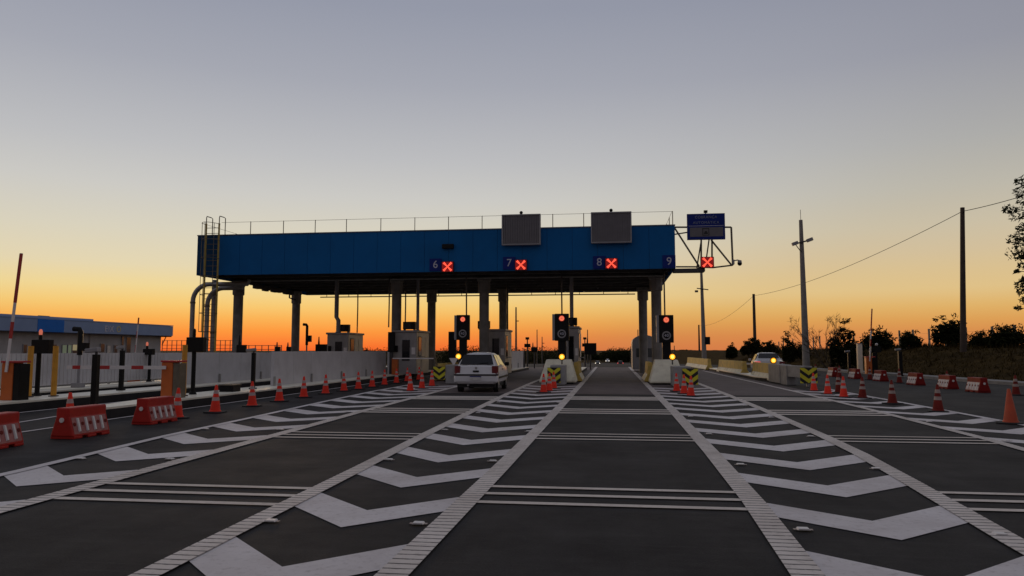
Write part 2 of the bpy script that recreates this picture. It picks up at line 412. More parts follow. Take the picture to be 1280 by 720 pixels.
# ------------------------------------------------------------------ road markings
C1L = [(-7.30, 2), (-7.5, 5), (-7.80, 9), (-8.28, 13), (-8.5, 16.6), (-8.9, 21.9), (-9.28, 28.2), (-9.36, 34)]
C1R = [(-5.85, 2), (-6.07, 6.7), (-6.27, 12), (-6.37, 15), (-6.53, 19), (-6.79, 29), (-6.86, 34)]
C2L = [(-3.2, 2), (-3.30, 5), (-3.41, 9.8), (-3.55, 14.2), (-3.68, 19.5), (-3.85, 27), (-3.96, 36), (-4.0, 60)]
C2R = [(-1.60, 2), (-1.57, 5.2), (-1.53, 10), (-1.50, 20), (-1.50, 40), (-1.58, 72)]
C3L = [(1.30, 2), (1.35, 5.6), (1.45, 8.2), (1.51, 12), (1.56, 20), (1.55, 72)]
C3R = [(2.95, 2), (3.30, 6.9), (3.55, 9.6), (3.76, 12.2), (3.86, 14.5), (3.98, 20), (4.06, 28), (4.08, 60)]
C4L = [(6.2, 2), (6.40, 9), (6.53, 13), (6.64, 14.5), (6.86, 21.5), (6.98, 30), (6.98, 60)]
C4R = [(8.3, 2), (8.5, 9), (8.66, 15), (8.70, 19), (8.76, 27), (8.76, 32)]
def strip(mb, pts, w, z):
    for (x0, y0), (x1, y1) in zip(pts, pts[1:]):
        n = max(1, int((y1 - y0) / 3))
        for i in range(n):
            a, b = i / n, (i + 1) / n
            xa, ya, xb, yb = lerp(x0, x1, a), lerp(y0, y1, a), lerp(x0, x1, b), lerp(y0, y1, b)
            mb.add([(xa - w / 2, ya, z), (xa + w / 2, ya, z), (xb + w / 2, yb, z), (xb - w / 2, yb, z)], [(0, 1, 2, 3)])
ml = MB()
for pts, w in ((C1R, .24), (C2L, .22), (C2R, .24), (C3L, .24), (C3R, .23), (C4L, .2)): strip(ml, pts, w, .016)
tag(ml.build('ribbed_edge_lines', PAINT_RIB), kind='structure')
ml = MB()
for pts, w in ((C1L, .17), (C4R, .18)): strip(ml, pts, w, .016)
strip(ml, [(-11.45, 12.6), (-11.6, 17), (-11.6, 60)], .11, .012)
strip(ml, [(-12.3, 11.0), (-13.35, 16.4), (-13.35, 40)], .11, .012)
strip(ml, [(-13.9, 13.2), (-15.1, 17.2), (-15.25, 40)], .11, .012)
strip(ml, [(-1.56, 72), (-1.56, 71.9)], .2, .012)
tag(ml.build('edge_lines', PAINT), kind='structure')
mc = MB()
def chevrons(L_, R_, y0, pitch, n, th, k, apex=.5):
    for i in range(n):
        y = y0 + pitch * i
        xl, xr = poly_at(L_, y + .8), poly_at(R_, y + .8)
        xm = lerp(xl, xr, apex)
        a = (xl, y + k * (xm - xl)); b = (xm, y); c = (xr, y + k * (xr - xm))
        mc.add([(a[0], a[1], .008), (b[0], b[1], .008), (b[0], b[1] + th, .008), (a[0], a[1] + th, .008)], [(0, 1, 2, 3)])
        mc.add([(b[0], b[1], .008), (c[0], c[1], .008), (c[0], c[1] + th, .008), (b[0], b[1] + th, .008)], [(0, 1, 2, 3)])
chevrons(C1L, C1R, 4.06, 1.965, 15, .76, .86)
chevrons(C2L, C2R, 2.66, 1.955, 16, .72, 1.0)
chevrons(C3L, C3R, 3.06, 1.855, 16, .71, .88)
chevrons(C4L, C4R, 7.3, 2.03, 12, .7, .9)
tag(mc.build('chevron_markings', PAINT), kind='structure')
mb_ = MB()
def bars(La, Ra, ys, w=.125):
    for y in ys:
        xa, xb = poly_at(La, y), poly_at(Ra, y)
        mb_.add([(xa, y - w / 2, .012), (xb, y - w / 2, .012), (xb, y + w / 2, .012), (xa, y + w / 2, .012)], [(0, 1, 2, 3)])
for La, Ra, dy in ((C1R, C2L, -.42), (C2R, C3L, 0), (C3R, C4L, .30)):
    bars(La, Ra, [y + dy for y in (8.74, 8.31, 7.84)]); bars(La, Ra, [y + dy for y in (14.38, 13.95, 13.52)])
    bars(La, Ra, [y + dy for y in (20.35, 19.72, 19.1)], .3); bars(La, Ra, [y + dy for y in (25.7, 25.05, 24.4)], .45)
tag(mb_.build('transverse_bars', PAINT_BAR), kind='structure')

# ------------------------------------------------------------------ islands and kerbs
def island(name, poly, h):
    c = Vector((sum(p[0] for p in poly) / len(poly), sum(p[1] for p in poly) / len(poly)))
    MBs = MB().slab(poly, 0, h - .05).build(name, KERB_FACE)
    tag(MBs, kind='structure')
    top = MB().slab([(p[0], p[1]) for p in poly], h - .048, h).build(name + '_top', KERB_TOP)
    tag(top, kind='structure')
def nose(x0, x1, y0, y1, taper=1.6):
    m = (x0 + x1) / 2
    return [(m - .2, y0), (m + .2, y0), (x1 - .12, y0 + taper * .6), (x1, y0 + taper), (x1, y1), (x0, y1), (x0, y0 + taper), (x0 + .12, y0 + taper * .6)]
island('kerb_island', [(-12.02, 15.3), (-11.86, 15.3), (-11.75, 16.2), (-11.75, 62), (-13.15, 62), (-13.15, 20.5), (-12.5, 17)], .27)
island('kerb_island', [(-16.6, 14.5), (-15.6, 14.5), (-15.4, 15.6), (-15.4, 62), (-16.75, 62), (-16.75, 15.6)], .27)
island('kerb_island', [(-20.1, 17.5), (-18.7, 17.5), (-18.4, 19), (-18.4, 62), (-20.3, 62), (-20.3, 19)], .27)
island('kerb_island', nose(-8.75, -7.0, 36.5, 62), .22)
island('kerb_island', nose(-3.5, -2.16, 36.5, 62), .22)
island('kerb_island', nose(2.16, 3.4, 36.5, 62), .22)
island('kerb_island', nose(7.6, 8.7, 40, 62), .2)
g = MB()
ys_ = [-10, 10, 20, 28, 36, 41, 46, 51, 58, 65, 78, 90]
for y in ys_:
    k = poly_at(KERB, y); g.v += [(k, y, 0), (k, y, .15), (k + .95, y, .16), (k + .95, y, -.1)]
g.f += [(4 * i + a, 4 * i + a + 1, 4 * i + a + 5, 4 * i + a + 4) for i in range(len(ys_) - 1) for a in (0, 1, 2)]
tag(g.build('sidewalk', SIDEWALK), kind='structure')

# ------------------------------------------------------------------ toll canopy
FY, RYR = 38.0, 53.0
XL, XR = -22.8, 3.2
Z0, Z1 = 5.74, 7.93
can = thing('toll_canopy', 'long blue panelled canopy on concrete columns spanning the toll lanes', 'toll canopy', (0, 0, 0))
fb = MB()
edges = [XL + 1.2] ; x = XL + 1.2
np_ = 19; pw = (XR - XL - 1.2) / np_
for i in range(np_): fb.bx(XL + 1.2 + i * pw + .006, XL + 1.2 + (i + 1) * pw - .006, FY, FY + .08, Z0, Z1)
for i in range(11):
    d = (RYR - FY - .2) / 11
    fb.bx(XR - .08, XR, FY + .1 + i * d + .006, FY + .1 + (i + 1) * d - .006, Z0, Z1)
    fb.bx(XL, XL + .08, FY + .1 + i * d + .006, FY + .1 + (i + 1) * d - .006, Z0, Z1)
for i in range(20):
    d = (XR - XL) / 20
    fb.bx(XL + i * d + .006, XL + (i + 1) * d - .006, RYR - .08, RYR, Z0, Z1)
fb.build('fascia', BLUE, can)
MB().bx(XL + .09, XR - .09, FY + .082, FY + .098, Z0 + .02, Z1 - .005).build('fascia_backing', SOFFIT, can)
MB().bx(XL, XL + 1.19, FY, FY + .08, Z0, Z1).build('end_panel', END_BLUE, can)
for ya_, yb_ in ((FY - .03, FY + .12), (RYR - .1, RYR + .03)): MB().bx(XL - .02, XR + .02, ya_, yb_, Z1 + .003, Z1 + .06).build('cap_flashing', BLUE_EDGE, can)
MB().bx(XL + .1, XR - .1, FY + .1, RYR - .1, Z0 + .55, Z1 - .15).build('roof', GREY_PAINT, can)
sb = MB()
for y in (38.35, 40.2, 42, 44, 46, 48, 50, 52.7): sb.bx(XL + .12, XR - .12, y - .09, y + .09, Z0 + .06, Z0 + .54)
for i in range(14):
    xx = lerp(XL + .3, XR - .3, i / 13); sb.bx(xx - .06, xx + .06, FY + .15, RYR - .15, Z0 + .2, Z0 + .5)
for i in range(13):
    xa = lerp(XL + .3, XR - .3, i / 13); xb = lerp(XL + .3, XR - .3, (i + 1) / 13)
    sb.cyl((xa, 42, Z0 + .12), (xb, 44, Z0 + .12), .035, n=6); sb.cyl((xb, 46, Z0 + .12), (xa, 48, Z0 + .12), .035, n=6)
sb.build('roof_beam', SOFFIT, can)
MB().cyl((XL + .3, 41.4, Z0 - .02), (XR - .3, 41.4, Z0 - .02), .05, n=8).build('cable_conduit', STEEL, can)
hb = MB().cyl((-21.5, 52.4, Z0 - .2), (1.6, 52.4, Z0 - .2), .04, n=8)
for i in range(14):
    xx = -21 + i * 1.7; hb.cyl((xx, 52.4, Z0 - .2), (xx, 52.4, Z0 + .12), .025, n=6)
hb.build('hanger_rail', STEEL_DK, can)
for yc, xsC in ((42.0, (-22.42, -12.54, -7.33, 2.44)), (50.0, (-22.3, -12.42, -7.40, 2.02))):
    for xc in xsC:
        b = MB().lathe([(.28, 0), (.28, 4.85)], (xc, yc, .1), 24)
        c = b.build('column', CONC, can, smooth=True)
        MB().lathe([(.285, 4.9), (.36, 4.96), (.36, 5.55), (.42, 5.6), (.42, 5.78)], (xc, yc, 0), 8).build('capital', CONC, c)
rb = MB()
for px in (313.3, 354.3, 394, 433, 476, 518.5, 560.6, 602.6, 691, 729.7, 841):
    p = dp(px, 285, FY + .15); rb.cyl((p.x, FY + .15, Z1), (p.x, FY + .15, Z1 + .78), .022, n=6)
for i in range(1, 8):
    for xx in (XL + .1, XR - .12): rb.cyl((xx, FY + 2 * i, Z1), (xx, FY + 2 * i, Z1 + .78), .022, n=6)
for i in range(16): rb.cyl((XL + .1 + i * 1.72, RYR - .2, Z1), (XL + .1 + i * 1.72, RYR - .2, Z1 + .78), .02, n=6)
rb.cyl((XL + 1.3, FY + .15, Z1 + .76), (XR - .12, FY + .15, Z1 + .76), .009, n=5)
for xx in (XL + .1, XR - .12): rb.cyl((xx, FY + .15, Z1 + .76), (xx, RYR - .2, Z1 + .76), .009, n=5)
rb.cyl((XL + .1, RYR - .2, Z1 + .76), (XR - .1, RYR - .2, Z1 + .76), .009, n=5)
rb.build('roof_railing', STEEL_BR, can)
# underside clutter at the left end of the roof
ub = MB()
for i in range(10):
    yy_ = 44.2 + i * .62; ub.bx(XL + .14, XL + .32, yy_, yy_ + .64, Z0 - .16 - random.random() * .16, Z0 + .1)
ub.build('cable_tray', STEEL_DK, can)
ub = MB().tube([(XL + .3, 49.3, Z0 + .1), (XL + .3, 49.3, Z0 - .45), (XL + .5, 49.5, Z0 - .55), (XL + .6, 49.9, Z0 - .55)], .06)
ub.build('drain_bend', STEEL_DK, can)

lp = dp(560, 308, FY - .1)
fl = thing('flood_light', 'small black box lamp on the blue fascia above the sign 6', 'lamp', (lp.x, FY - .0, lp.z))
MB().bx(-.31, .31, -.2, -.03, -.12, .12).build('housing', BLK_PLASTIC, fl, bevel=.02)
MB().bx(-.08, .08, -.029, -.002, -.08, .08).build('bracket', STEEL_DK, fl)

# number plates + lane signals
def cross_signal(x, y, z, label, w=.64, h=.56):
    t = thing('lane_signal', label, 'lane signal', (x, y, z), 0, 'red cross lane signals')
    MB().bx(-w / 2, w / 2, -.16, -.002, -h / 2, h / 2).build('housing', BLK_PLASTIC, t, bevel=.01)
    MB().bx(-w / 2 + .025, w / 2 - .025, -.168, -.161, -h / 2 + .025, h / 2 - .025).build('led_screen', E_RED_BG, t)
    b = MB()
    for sg in (1, -1):
        L2, wc, we = .30, .032, .062
        P = [(-L2, -we), (-.06, -wc), (.06, -wc), (L2, -we), (L2, we), (.06, wc), (-.06, wc), (-L2, we)]
        k = .70711; yy = -.172 if sg > 0 else -.1725
        pts = [((u - v * sg) * k, (u * sg + v) * k) for u, v in P]
        b.prism(pts, yy - .004, yy)
    b.build('led_cross', E_RED, t)
    return t
for num, px, pxs, py, pys in (('6', 544.5, 559.7, 331, 333.5), ('7', 636.5, 651.3, 329, 331.3), ('8', 749.2, 764.3, 328, 329.4), ('9', 836.3, None, 327, None)):
    p = dp(px, py, FY - .02)
    t = thing('lane_number_sign', f'dark blue square sign with a pale {num} on the canopy fascia', 'sign', (p.x, FY - .003, p.z), 0, 'lane number signs on the fascia')
    MB().bx(-.325, .325, -.05, 0, -.33, .33).build('panel', NAVY, t, bevel=.008)
    lettering(num, .56, LETTER, t, (0, -.058, 0), name='numeral')
    if pxs:
        q = dp(pxs, pys, FY - .1)
        cross_signal(q.x, FY - .003, q.z, f'red lit cross signal beside the number {num} sign')

# blank message boards
for (x0, x1, y0, y1), lab in (((627, 675.5, 267, 306.5), 'blank grey ribbed message board above number 7'), ((738.8, 789.3, 264, 304), 'blank grey ribbed message board above number 8')):
    a, c = dp(x0, y1, FY - .35), dp(x1, y0, FY - .35)
    t = thing('message_board', lab, 'message board', ((a.x + c.x) / 2, FY - .35, a.z), 0, 'blank message boards on the canopy')
    w, h = c.x - a.x, c.z - a.z
    f = MB(); e = .07
    f.bx(-w / 2, w / 2, 0, .25, 0, e).bx(-w / 2, w / 2, 0, .25, h - e, h).bx(-w / 2, -w / 2 + e, 0, .25, e, h - e).bx(w / 2 - e, w / 2, 0, .25, e, h - e)
    f.build('frame', GREY_PAINT, t, bevel=.006)
    s = MB(); n = 15; sw = (w - 2 * e - .02) / n
    for i in range(n): s.bx(-w / 2 + e + .01 + i * sw + .008, -w / 2 + e + .01 + (i + 1) * sw - .008, .04, .09, e + .01, h - e - .01)
    s.bx(-w / 2 + e, w / 2 - e, .1, .24, e, h - e)
    s.build('ribbed_panel', LOUVRE, t)
    MB().cyl((0, .1, h), (0, .1, h + .05), .03).ball((0, .1, h + .09), .09).build('sensor', BLK_PLASTIC, t, smooth=True)
    for sx_ in (-w / 3, w / 3 - .1):
        for z_ in (.1, .7): MB().bx(sx_, sx_ + .1, .25, .345, z_, z_ + .15).build('mounting', STEEL_DK, t)

# side bracket truss with sign, signal and camera
tr = thing('bracket_truss', 'dark open steel bracket jutting from the right end of the blue canopy', 'bracket', (0, 0, 0))
def q(px, py, dy=0): return dp(px, py, FY + .3 + dy)
b = MB()
for a, c, r in (((843, 284), (914, 284), .045), ((914, 284), (916, 331.5), .05), ((845, 333.5), (874, 333.5), .04), ((891, 334.5), (916, 331.5), .04), ((843, 284.5), (874, 333), .045), ((889, 300), (914.5, 331.5), .045), ((874, 334), (891, 334.5), .04)):
    b.cyl(q(*a), q(*c), r, n=8)
for a, c, r in (((843, 293), (862, 290), .035), ((871, 335), (877, 298), .035), ((876.5, 334), (876.5, 298), .045), ((886.5, 298), (883, 323), .035), ((890, 298), (890, 334), .045)):
    b.cyl(q(*a, .5), q(*c, .5), r, n=8)
for px, py in ((876.5, 334), (890, 334), (876.5, 298), (890, 298)): b.cyl(q(px, py), q(px, py, .5), .04, n=6)
b.build('steel_frame', STEEL_BR, tr, smooth=True)
a, c = q(842, 338), q(881, 338)
MB().bx(a.x, c.x, a.y - .12, a.y + .7, a.z - .08, a.z + .08).build('base_beam', STEEL_DK, tr)
a, c = dp(859.3, 299.8, FY), dp(906, 266.3, FY)
sg = thing('overhead_sign', 'blue overhead sign lettered COBRANÇA AUTOMÁTICA on the side bracket', 'sign', ((a.x + c.x) / 2, FY, a.z))
w, h = c.x - a.x, c.z - a.z
MB().bx(-w / 2, w / 2, 0, .16, 0, h).build('panel', NAVY, sg, bevel=.01)
g1 = MB().bx(-w / 2 + .13, w / 2 - .1, -.01, -.001, .15, .62).build('grey_field', LOUVRE, sg)
pc = MB(); cx, cz = -.02, .39
for (x0, x1, z0, z1) in ((-.17, .17, .15, .19), (-.17, -.13, -.16, .15), (.13, .17, -.16, .15), (-.17, .17, -.19, -.16)): pc.bx(cx + x0, cx + x1, -.016, -.011, cz + z0, cz + z1)
pc.bx(cx - .1, cx + .1, -.016, -.011, cz - .12, cz - .03); pc.bx(cx - .06, cx + .06, -.016, -.011, cz - .03, cz + .04)
pc.build('car_pictogram', BLACK, g1)
lettering('COBRANÇA', .185, LETTER_DIM, sg, (0, -.007, 1.14)); lettering('AUTOMÁTICA', .185, LETTER_DIM, sg, (0, -.007, .86))
MB().bx(-w / 2 + .08, w / 2 - .08, -.006, -.001, .69, .71).build('dividing_line', LETTER, sg)
MB().cyl((0, .08, h), (0, .08, h + .06), .03).bx(-.09, .09, 0, .16, h + .05, h + .17).build('sensor', BLK_PLASTIC, sg)
p = dp(883.7, 328.3, FY + .1); cross_signal(p.x, FY + .1, p.z, 'red lit cross signal under the blue overhead sign', .66, .56)
p = dp(921, 327, FY + .3)
cm = thing('dome_camera', 'small dome camera on the outer tip of the canopy bracket', 'camera', (p.x - .22, p.y, p.z))
MB().bx(0, .1, -.06, .06, -.14, .1).tube([(.08, 0, .04), (.25, 0, .08), (.36, 0, .05)], .03).build('wall_arm', GREY_PAINT, cm)
MB().cyl((.36, 0, .06), (.36, 0, -.06), .09, .11).build('housing', GREY_PAINT, cm, smooth=True)
MB().ball((.36, 0, -.1), .115).build('dome', BLK_PLASTIC, cm, smooth=True)

# caged ladder at the left end
lx0, lx1, ly = dp(254.6, 360, 37.55).x, dp(270.8, 360, 37.55).x, 37.6
ld = thing('caged_ladder', 'yellow caged ladder rising to the canopy roof at its left end', 'ladder', (0, 0, 0))
for xx in (lx0, lx1):
    MB().tube([(xx, ly, .2), (xx, ly, Z1 + .62)], .05).build('rail', LADDER, ld, smooth=True)
    MB().tube([(xx + .16, ly + .35, Z1), (xx + .16, ly + .35, Z1 + .95), (xx + .1, ly + .3, Z1 + 1.0), (xx + .02, ly, Z1 + 1.02), (xx, ly, Z1 + .95), (xx, ly, Z1 + .5)], .025).build('grab_loop', STEEL_BR, ld, smooth=True)
b = MB()
for i in range(27): b.cyl((lx0, ly, .5 + .3 * i), (lx1, ly, .5 + .3 * i), .016, n=6)
b.build('rungs', STEEL_BR, ld)
b = MB(); cxm, rr = (lx0 + lx1) / 2, .38
def hoop(t): return (cxm - (rr + .05) * math.cos(t), ly - .78 * math.sin(t))
for z in (2.6, 3.6, 4.6, 5.6, 6.6, 7.6, 8.5): b.tube([(*hoop(math.pi * i / 10), z) for i in range(11)], .016, 5)
for i in (2, 5, 8): xx, yc = hoop(math.pi * i / 10); b.cyl((xx, yc, 2.6), (xx, yc, 8.5), .016, n=5)
b.build('safety_cage', STEEL_BR, ld)
# drain pipes
for (px, Yp, xe, nm) in ((240.2, 40.6, None, 'outer'), (258.5, 41.2, None, 'inner')):
    x0 = dp(px, 400, Yp).x; zt = 5.48 if nm == 'outer' else 5.3
    t = thing('drain_pipe', f'thick grey roof drain pipe, the {nm} of the two bends behind the ladder', 'pipe', (x0, Yp, 0), 0, 'roof drain pipes')
    rad = 1.0
    pts = [(0, 0, .1), (0, 0, zt - rad)] + [(rad - rad * math.cos(math.pi / 2 * i / 8), 0, zt - rad + rad * math.sin(math.pi / 2 * i / 8)) for i in range(1, 9)] + [((3.4 if nm == 'outer' else 2.2), 0, zt), ((3.5 if nm == 'outer' else 2.3), 0, zt + .25)]
    MB().tube(pts, .135, 14).build('pipe', STEEL, t, smooth=True)
    for zc_ in (2.2, zt - rad - .12): MB().lathe([(.155, 0), (.155, .1)], (0, 0, zc_), 14).build('pipe_collar', STEEL_BR, t)
x0 = dp(266.3, 400, 41.6).x
t = thing('service_pipe', 'straight pale riser pipe standing between the ladder and the first column', 'pipe', (x0, 41.6, 0))
MB().cyl((0, 0, .1), (0, 0, Z0 + .1), .13, n=14).build('riser', STEEL, t, smooth=True)
for zc_ in (2.6, 4.9): MB().lathe([(.15, 0), (.15, .1)], (0, 0, zc_), 14).build('pipe_collar', STEEL_BR, t)

# ------------------------------------------------------------------ toll booths
def booth(x, y, w, d, h, label, zb=.22, ac=None, dark=True, door=True):
    t = thing('toll_booth', label, 'toll booth', (x, y, zb), 0, 'toll booths under the canopy')
    H = h - zb
    front, side = (BOOTH, BOOTH_W)
    b = MB().bx(-w / 2, w / 2, .08, d, 0, H - .12); b.build('cabin', side, t, bevel=.03)
    MB().bx(-w / 2, w / 2, 0, .078, 0, H - .12).build('front_panel', front, t, bevel=.01)
    MB().bx(-w / 2 - .06, w / 2 + .06, -.1, d + .08, H - .118, H).build('roof', GREY_PAINT, t, bevel=.02)
    wf = MB(); 
    wf.bx(-w * .12, w * .22, -.03, -.002, .75, H - .55)
    f = wf.build('window', STEEL_DK, t); MB().bx(-w * .12 + .03, w * .22 - .03, -.036, -.031, .78, H - .58).build('pane', GLASS_DK, f)
    MB().bx(w * .3, w * .46, -.04, -.002, 1.1, 1.5).build('notice', WHITE_PL, t)
    MB().bx(-w * .42, -w * .3, -.12, -.002, 1.25, 1.6).build('intercom', BLK_PLASTIC, t)
    for i in range(3):
        y0 = .35 + i * (d - .5) / 3; y1 = y0 + (d - .5) / 3 - .12
        f = MB().bx(w / 2 + .002, w / 2 + .03, y0, y1, 1.0 if i != 1 else .1, H - .35).build('window' if i != 1 else 'door', STEEL_DK if i == 0 else BOOTH_W, t)
        if i == 0: MB().bx(w / 2 + .031, w / 2 + .036, y0 + .04, y1 - .04, 1.05, H - .4).build('pane', GLASS_DK, f)
    MB().bx(w / 2 + .04, w / 2 + .28, .5, 1.0, .95, 1.0).build('counter', STEEL, t)
    return t, H
def acunit(x, y, z, label):
    t = thing('condenser_unit', label, 'air conditioner', (x, y, z), 0, 'condenser units on booth roofs')
    MB().bx(-.36, .36, -.15, .15, .06, .5).build('casing', BLK_PLASTIC, t, bevel=.02)
    g = MB()
    for i in range(7): g.bx(-.3, .1, -.165, -.151, .1 + i * .05, .12 + i * .05)
    g.build('grille', STEEL_DK, t)
    MB().bx(-.32, -.26, -.15, .15, 0, .06).bx(.26, .32, -.15, .15, 0, .06).build('feet', STEEL_DK, t)
def duct(px, py0, Y, r, ztop, label, kink=False, z0=2.72):
    x = dp(px, py0, Y).x
    t = thing('ceiling_duct', label, 'duct', (x, Y, z0), 0, 'ducts from booth roofs to the canopy')
    H = ztop - z0
    pts = [(0, 0, 0), (0, 0, H)] if not kink else [(.13, 0, 0), (.13, 0, .75), (0, 0, .95), (0, 0, H)]
    MB().tube(pts, r, 12).build('pipe', GREY_PAINT, t, smooth=True)
    MB().cyl((pts[0][0], 0, 0), (pts[0][0], 0, .06), r + .04, n=12).build('collar', GREY_PAINT, t)
def rod(px, py, Y, zb, label, r=.04):
    x = dp(px, py, Y).x
    tag(MB().tube([(x, Y, zb), (x + .015, Y, (zb + Z0) / 2), (x, Y, Z0 + .2)], r, 8).build('conduit_pole', STEEL_DK), label, 'conduit', 'thin conduits hanging from the canopy')
bx1 = dp(422, 430, 43).x; booth(bx1, 43, 1.32, 2.7, 2.68, 'grey toll booth behind the white parapet, farthest from the road lanes', .27)
acunit(dp(430, 410, 43.6).x, 43.6, 2.68, 'black condenser unit on the booth behind the white parapet')
duct(420.5, 400, 43.4, .13, Z0 + .3, 'grey kinked duct above the booth behind the parapet', True, 2.68)
bx2 = dp(506, 440, 41).x; booth(bx2, 43.2 if False else 41.0, 1.34, 2.9, 2.75, 'toll booth with dark doorway on the island left of the white car', .27)
acunit(dp(512, 407, 41.6).x, 41.6, 2.75, 'black condenser unit on the booth left of the white car')
duct(522.3, 390, 42.6, .09, Z0 + .3, 'slim grey duct above the booth left of the white car', False, 2.75)
bx3 = dp(613.5, 440, 41.5).x; booth(bx3, 42.9, 1.2, 2.9, 2.85, 'toll booth just beyond the white car beside a column', .22)
acunit(dp(607, 414, 43.6).x - .1, 43.6, 2.85, 'black condenser unit on the booth beyond the white car')
bx4 = dp(713, 440, 41.5).x; booth(bx4, 41.5, .9, 3.2, 2.95, 'dark narrow toll booth behind the middle traffic signal', .22)
acunit(dp(713.5, 405, 42).x, 42.0, 2.95, 'black condenser unit on the booth behind the middle signal')
duct(714.5, 380, 42.4, .11, Z0 + .3, 'grey duct above the booth behind the middle signal', False, 2.95)
rod(447, 380, 43.8, 2.68, 'thin pole rising from the booth behind the white parapet to the roof')
rod(486.2, 380, 40.5, 2.9, 'thin pole above the dark display left of the second booth')
rod(506.7, 380, 42.4, 2.75, 'thin pole above the second booth beside its condenser')
rod(582.8, 380, 40.0, 1.5, 'thin pole behind the traffic signal over the white car')
rod(702, 380, 40.0, 1.5, 'thin pole above the middle traffic signal')
rod(830.5, 380, 40.0, .3, 'thin pole above the traffic signal near the right end of the canopy')
rod(634, 380, 46.0, .3, 'thin dark pole beside the column beyond the white car', .06)
# arched booth beyond the right column
p = gp(799, 466, .1)
ab = thing('arched_kiosk', 'grey kiosk with rounded roof and round sign behind the right column', 'kiosk', (p.x + .6, 56, .2))
pr = [(-.9, 0), (.9, 0), (.9, 2.0)] + [(.9 * math.cos(R(a)), 2.0 + .55 * math.sin(R(a))) for a in range(15, 180, 15)] + [(-.9, 2.0)]
MB().prism(pr, 0, 3).build('cabin', GREY_PAINT, ab, bevel=.02)
MB().cyl((-.1, -.05, 2.0), (-.1, -.002, 2.0), .3, n=20).build('round_sign', REFL, ab)
MB().bx(-.6, .6, -.05, -.002, .9, 1.55).build('window', WINDOW, ab)

# ------------------------------------------------------------------ traffic signals with 40 discs and amber lamps
def signal(px, pyc, Y, zb, label, w=.7, h=1.36):
    p = dp(px, pyc, Y)
    t = thing('traffic_signal', label, 'traffic light', (p.x, Y, 0), 0, 'traffic signals at the lane heads')
    MB().bx(-.2, .2, .05, .25, zb, p.z - h / 2).build('post', BLK_PLASTIC, t)
    zc = p.z
    MB().bx(-w / 2, w / 2, 0, .3, zc - h / 2, zc + h / 2).build('housing', BLK_PLASTIC, t, bevel=.02)
    MB().bx(-w / 2 - .13, -w / 2 - .003, .04, .28, zc - h / 2 + .02, zc + h / 2 - .02).build('side_panel', GREY_PAINT, t)
    r = MB()
    for k, rr_ in ((14, .105), (8, .06), (1, 0)):
        for i in range(k): r.cyl((rr_ * math.cos(6.283 * i / k), -.012, zc + .44 + rr_ * math.sin(6.283 * i / k)), (rr_ * math.cos(6.283 * i / k), -.02, zc + .44 + rr_ * math.sin(6.283 * i / k)), .024, n=8)
    ln = MB().cyl((0, -.002, zc + .44), (0, -.011, zc + .44), .15, n=20).build('red_lens', E_RED_BG, t)
    r.build('led_dots', E_STOP, ln)
    vs = MB()
    n = 14
    for i in range(n):
        a0, a1 = math.pi * i / n, math.pi * (i + 1) / n
        vs.add([(.17 * math.cos(a0), 0, zc + .44 + .17 * math.sin(a0)), (.17 * math.cos(a1), 0, zc + .44 + .17 * math.sin(a1)), (.17 * math.cos(a1), -.14, zc + .44 + .17 * math.sin(a1)), (.17 * math.cos(a0), -.14, zc + .44 + .17 * math.sin(a0))], [(0, 1, 2, 3)])
    vs.build('visor', BLK_PLASTIC, ln)
    d = MB().cyl((0, -.002, zc - .33), (0, -.02, zc - .33), .215, n=28).build('speed_disc', GREY_PAINT, t)
    MB().cyl((0, -.021, zc - .33), (0, -.024, zc - .33), .15, n=28).build('disc_face', BLK_PLASTIC, d)
    lettering('40', .2, LETTER, d, (0, -.028, zc - .33), name='numeral', depth=.003)
    return t
signal(578.4, 409.3, 39.4, .2, 'dark traffic signal rising above the roof of the white car')
signal(702.2, 409, 37.0, .2, 'dark traffic signal over the cream barrier left of the centre lane')
signal(833.0, 411, 37.0, .2, 'dark traffic signal beside the concrete column right of the centre lane')
def amber(px, py, Y, zb, label):
    p = dp(px, py, Y)
    t = thing('warning_lamp', label, 'warning lamp', (p.x, Y, zb), 0, 'amber warning lamps')
    h = p.z - zb
    MB().cyl((0, .06, 0), (0, .06, h - .1), .03, n=8).build('stem', STEEL_DK, t)
    MB().cyl((0, .0, h), (0, .14, h), .17, .15, n=18).build('housing', BLK_PLASTIC, t, smooth=True)
    ln = MB().cyl((0, -.03, h), (0, -.002, h), .11, .13, n=20).build('lens', E_AMBER, t, smooth=True)
    MB().cyl((0, -.036, h), (0, -.031, h), .075, n=16).build('bulb', E_AMBER_C, ln)
amber(573, 445.5, 35.6, .95, 'lit amber lamp at the head of the island left of the white car')
amber(702.3, 446, 35.0, .95, 'lit amber lamp on the cream barrier left of the centre lane')
amber(840.5, 446, 34.9, .95, 'lit amber lamp on the cream barrier right of the centre lane')
amber(966.8, 450.6, 38.9, .95, 'lit amber lamp on the grey block in front of the silver car')
# dark displays seen beside the booths
def display(px, y0, y1, w, Y, label):
    a, c = dp(px - w / 2, y1, Y), dp(px + w / 2, y0, Y)
    t = thing('lane_display', label, 'display', ((a.x + c.x) / 2, Y, .2), 0, 'dark lane displays')
    MB().bx(-(c.x - a.x) / 2, (c.x - a.x) / 2, 0, .28, a.z - .2, c.z - .2).build('cabinet', BLK_PLASTIC, t, bevel=.02)
    MB().bx(-.09, .09, .06, .2, 0, a.z - .2).build('post', STEEL_DK, t)
display(565, 414.5, 447, 9.5, 40.5, 'dark upright display panel left of the signal over the white car')
display(488.5, 415, 440, 8, 40.5, 'dark upright display panel at the corner of the second booth')
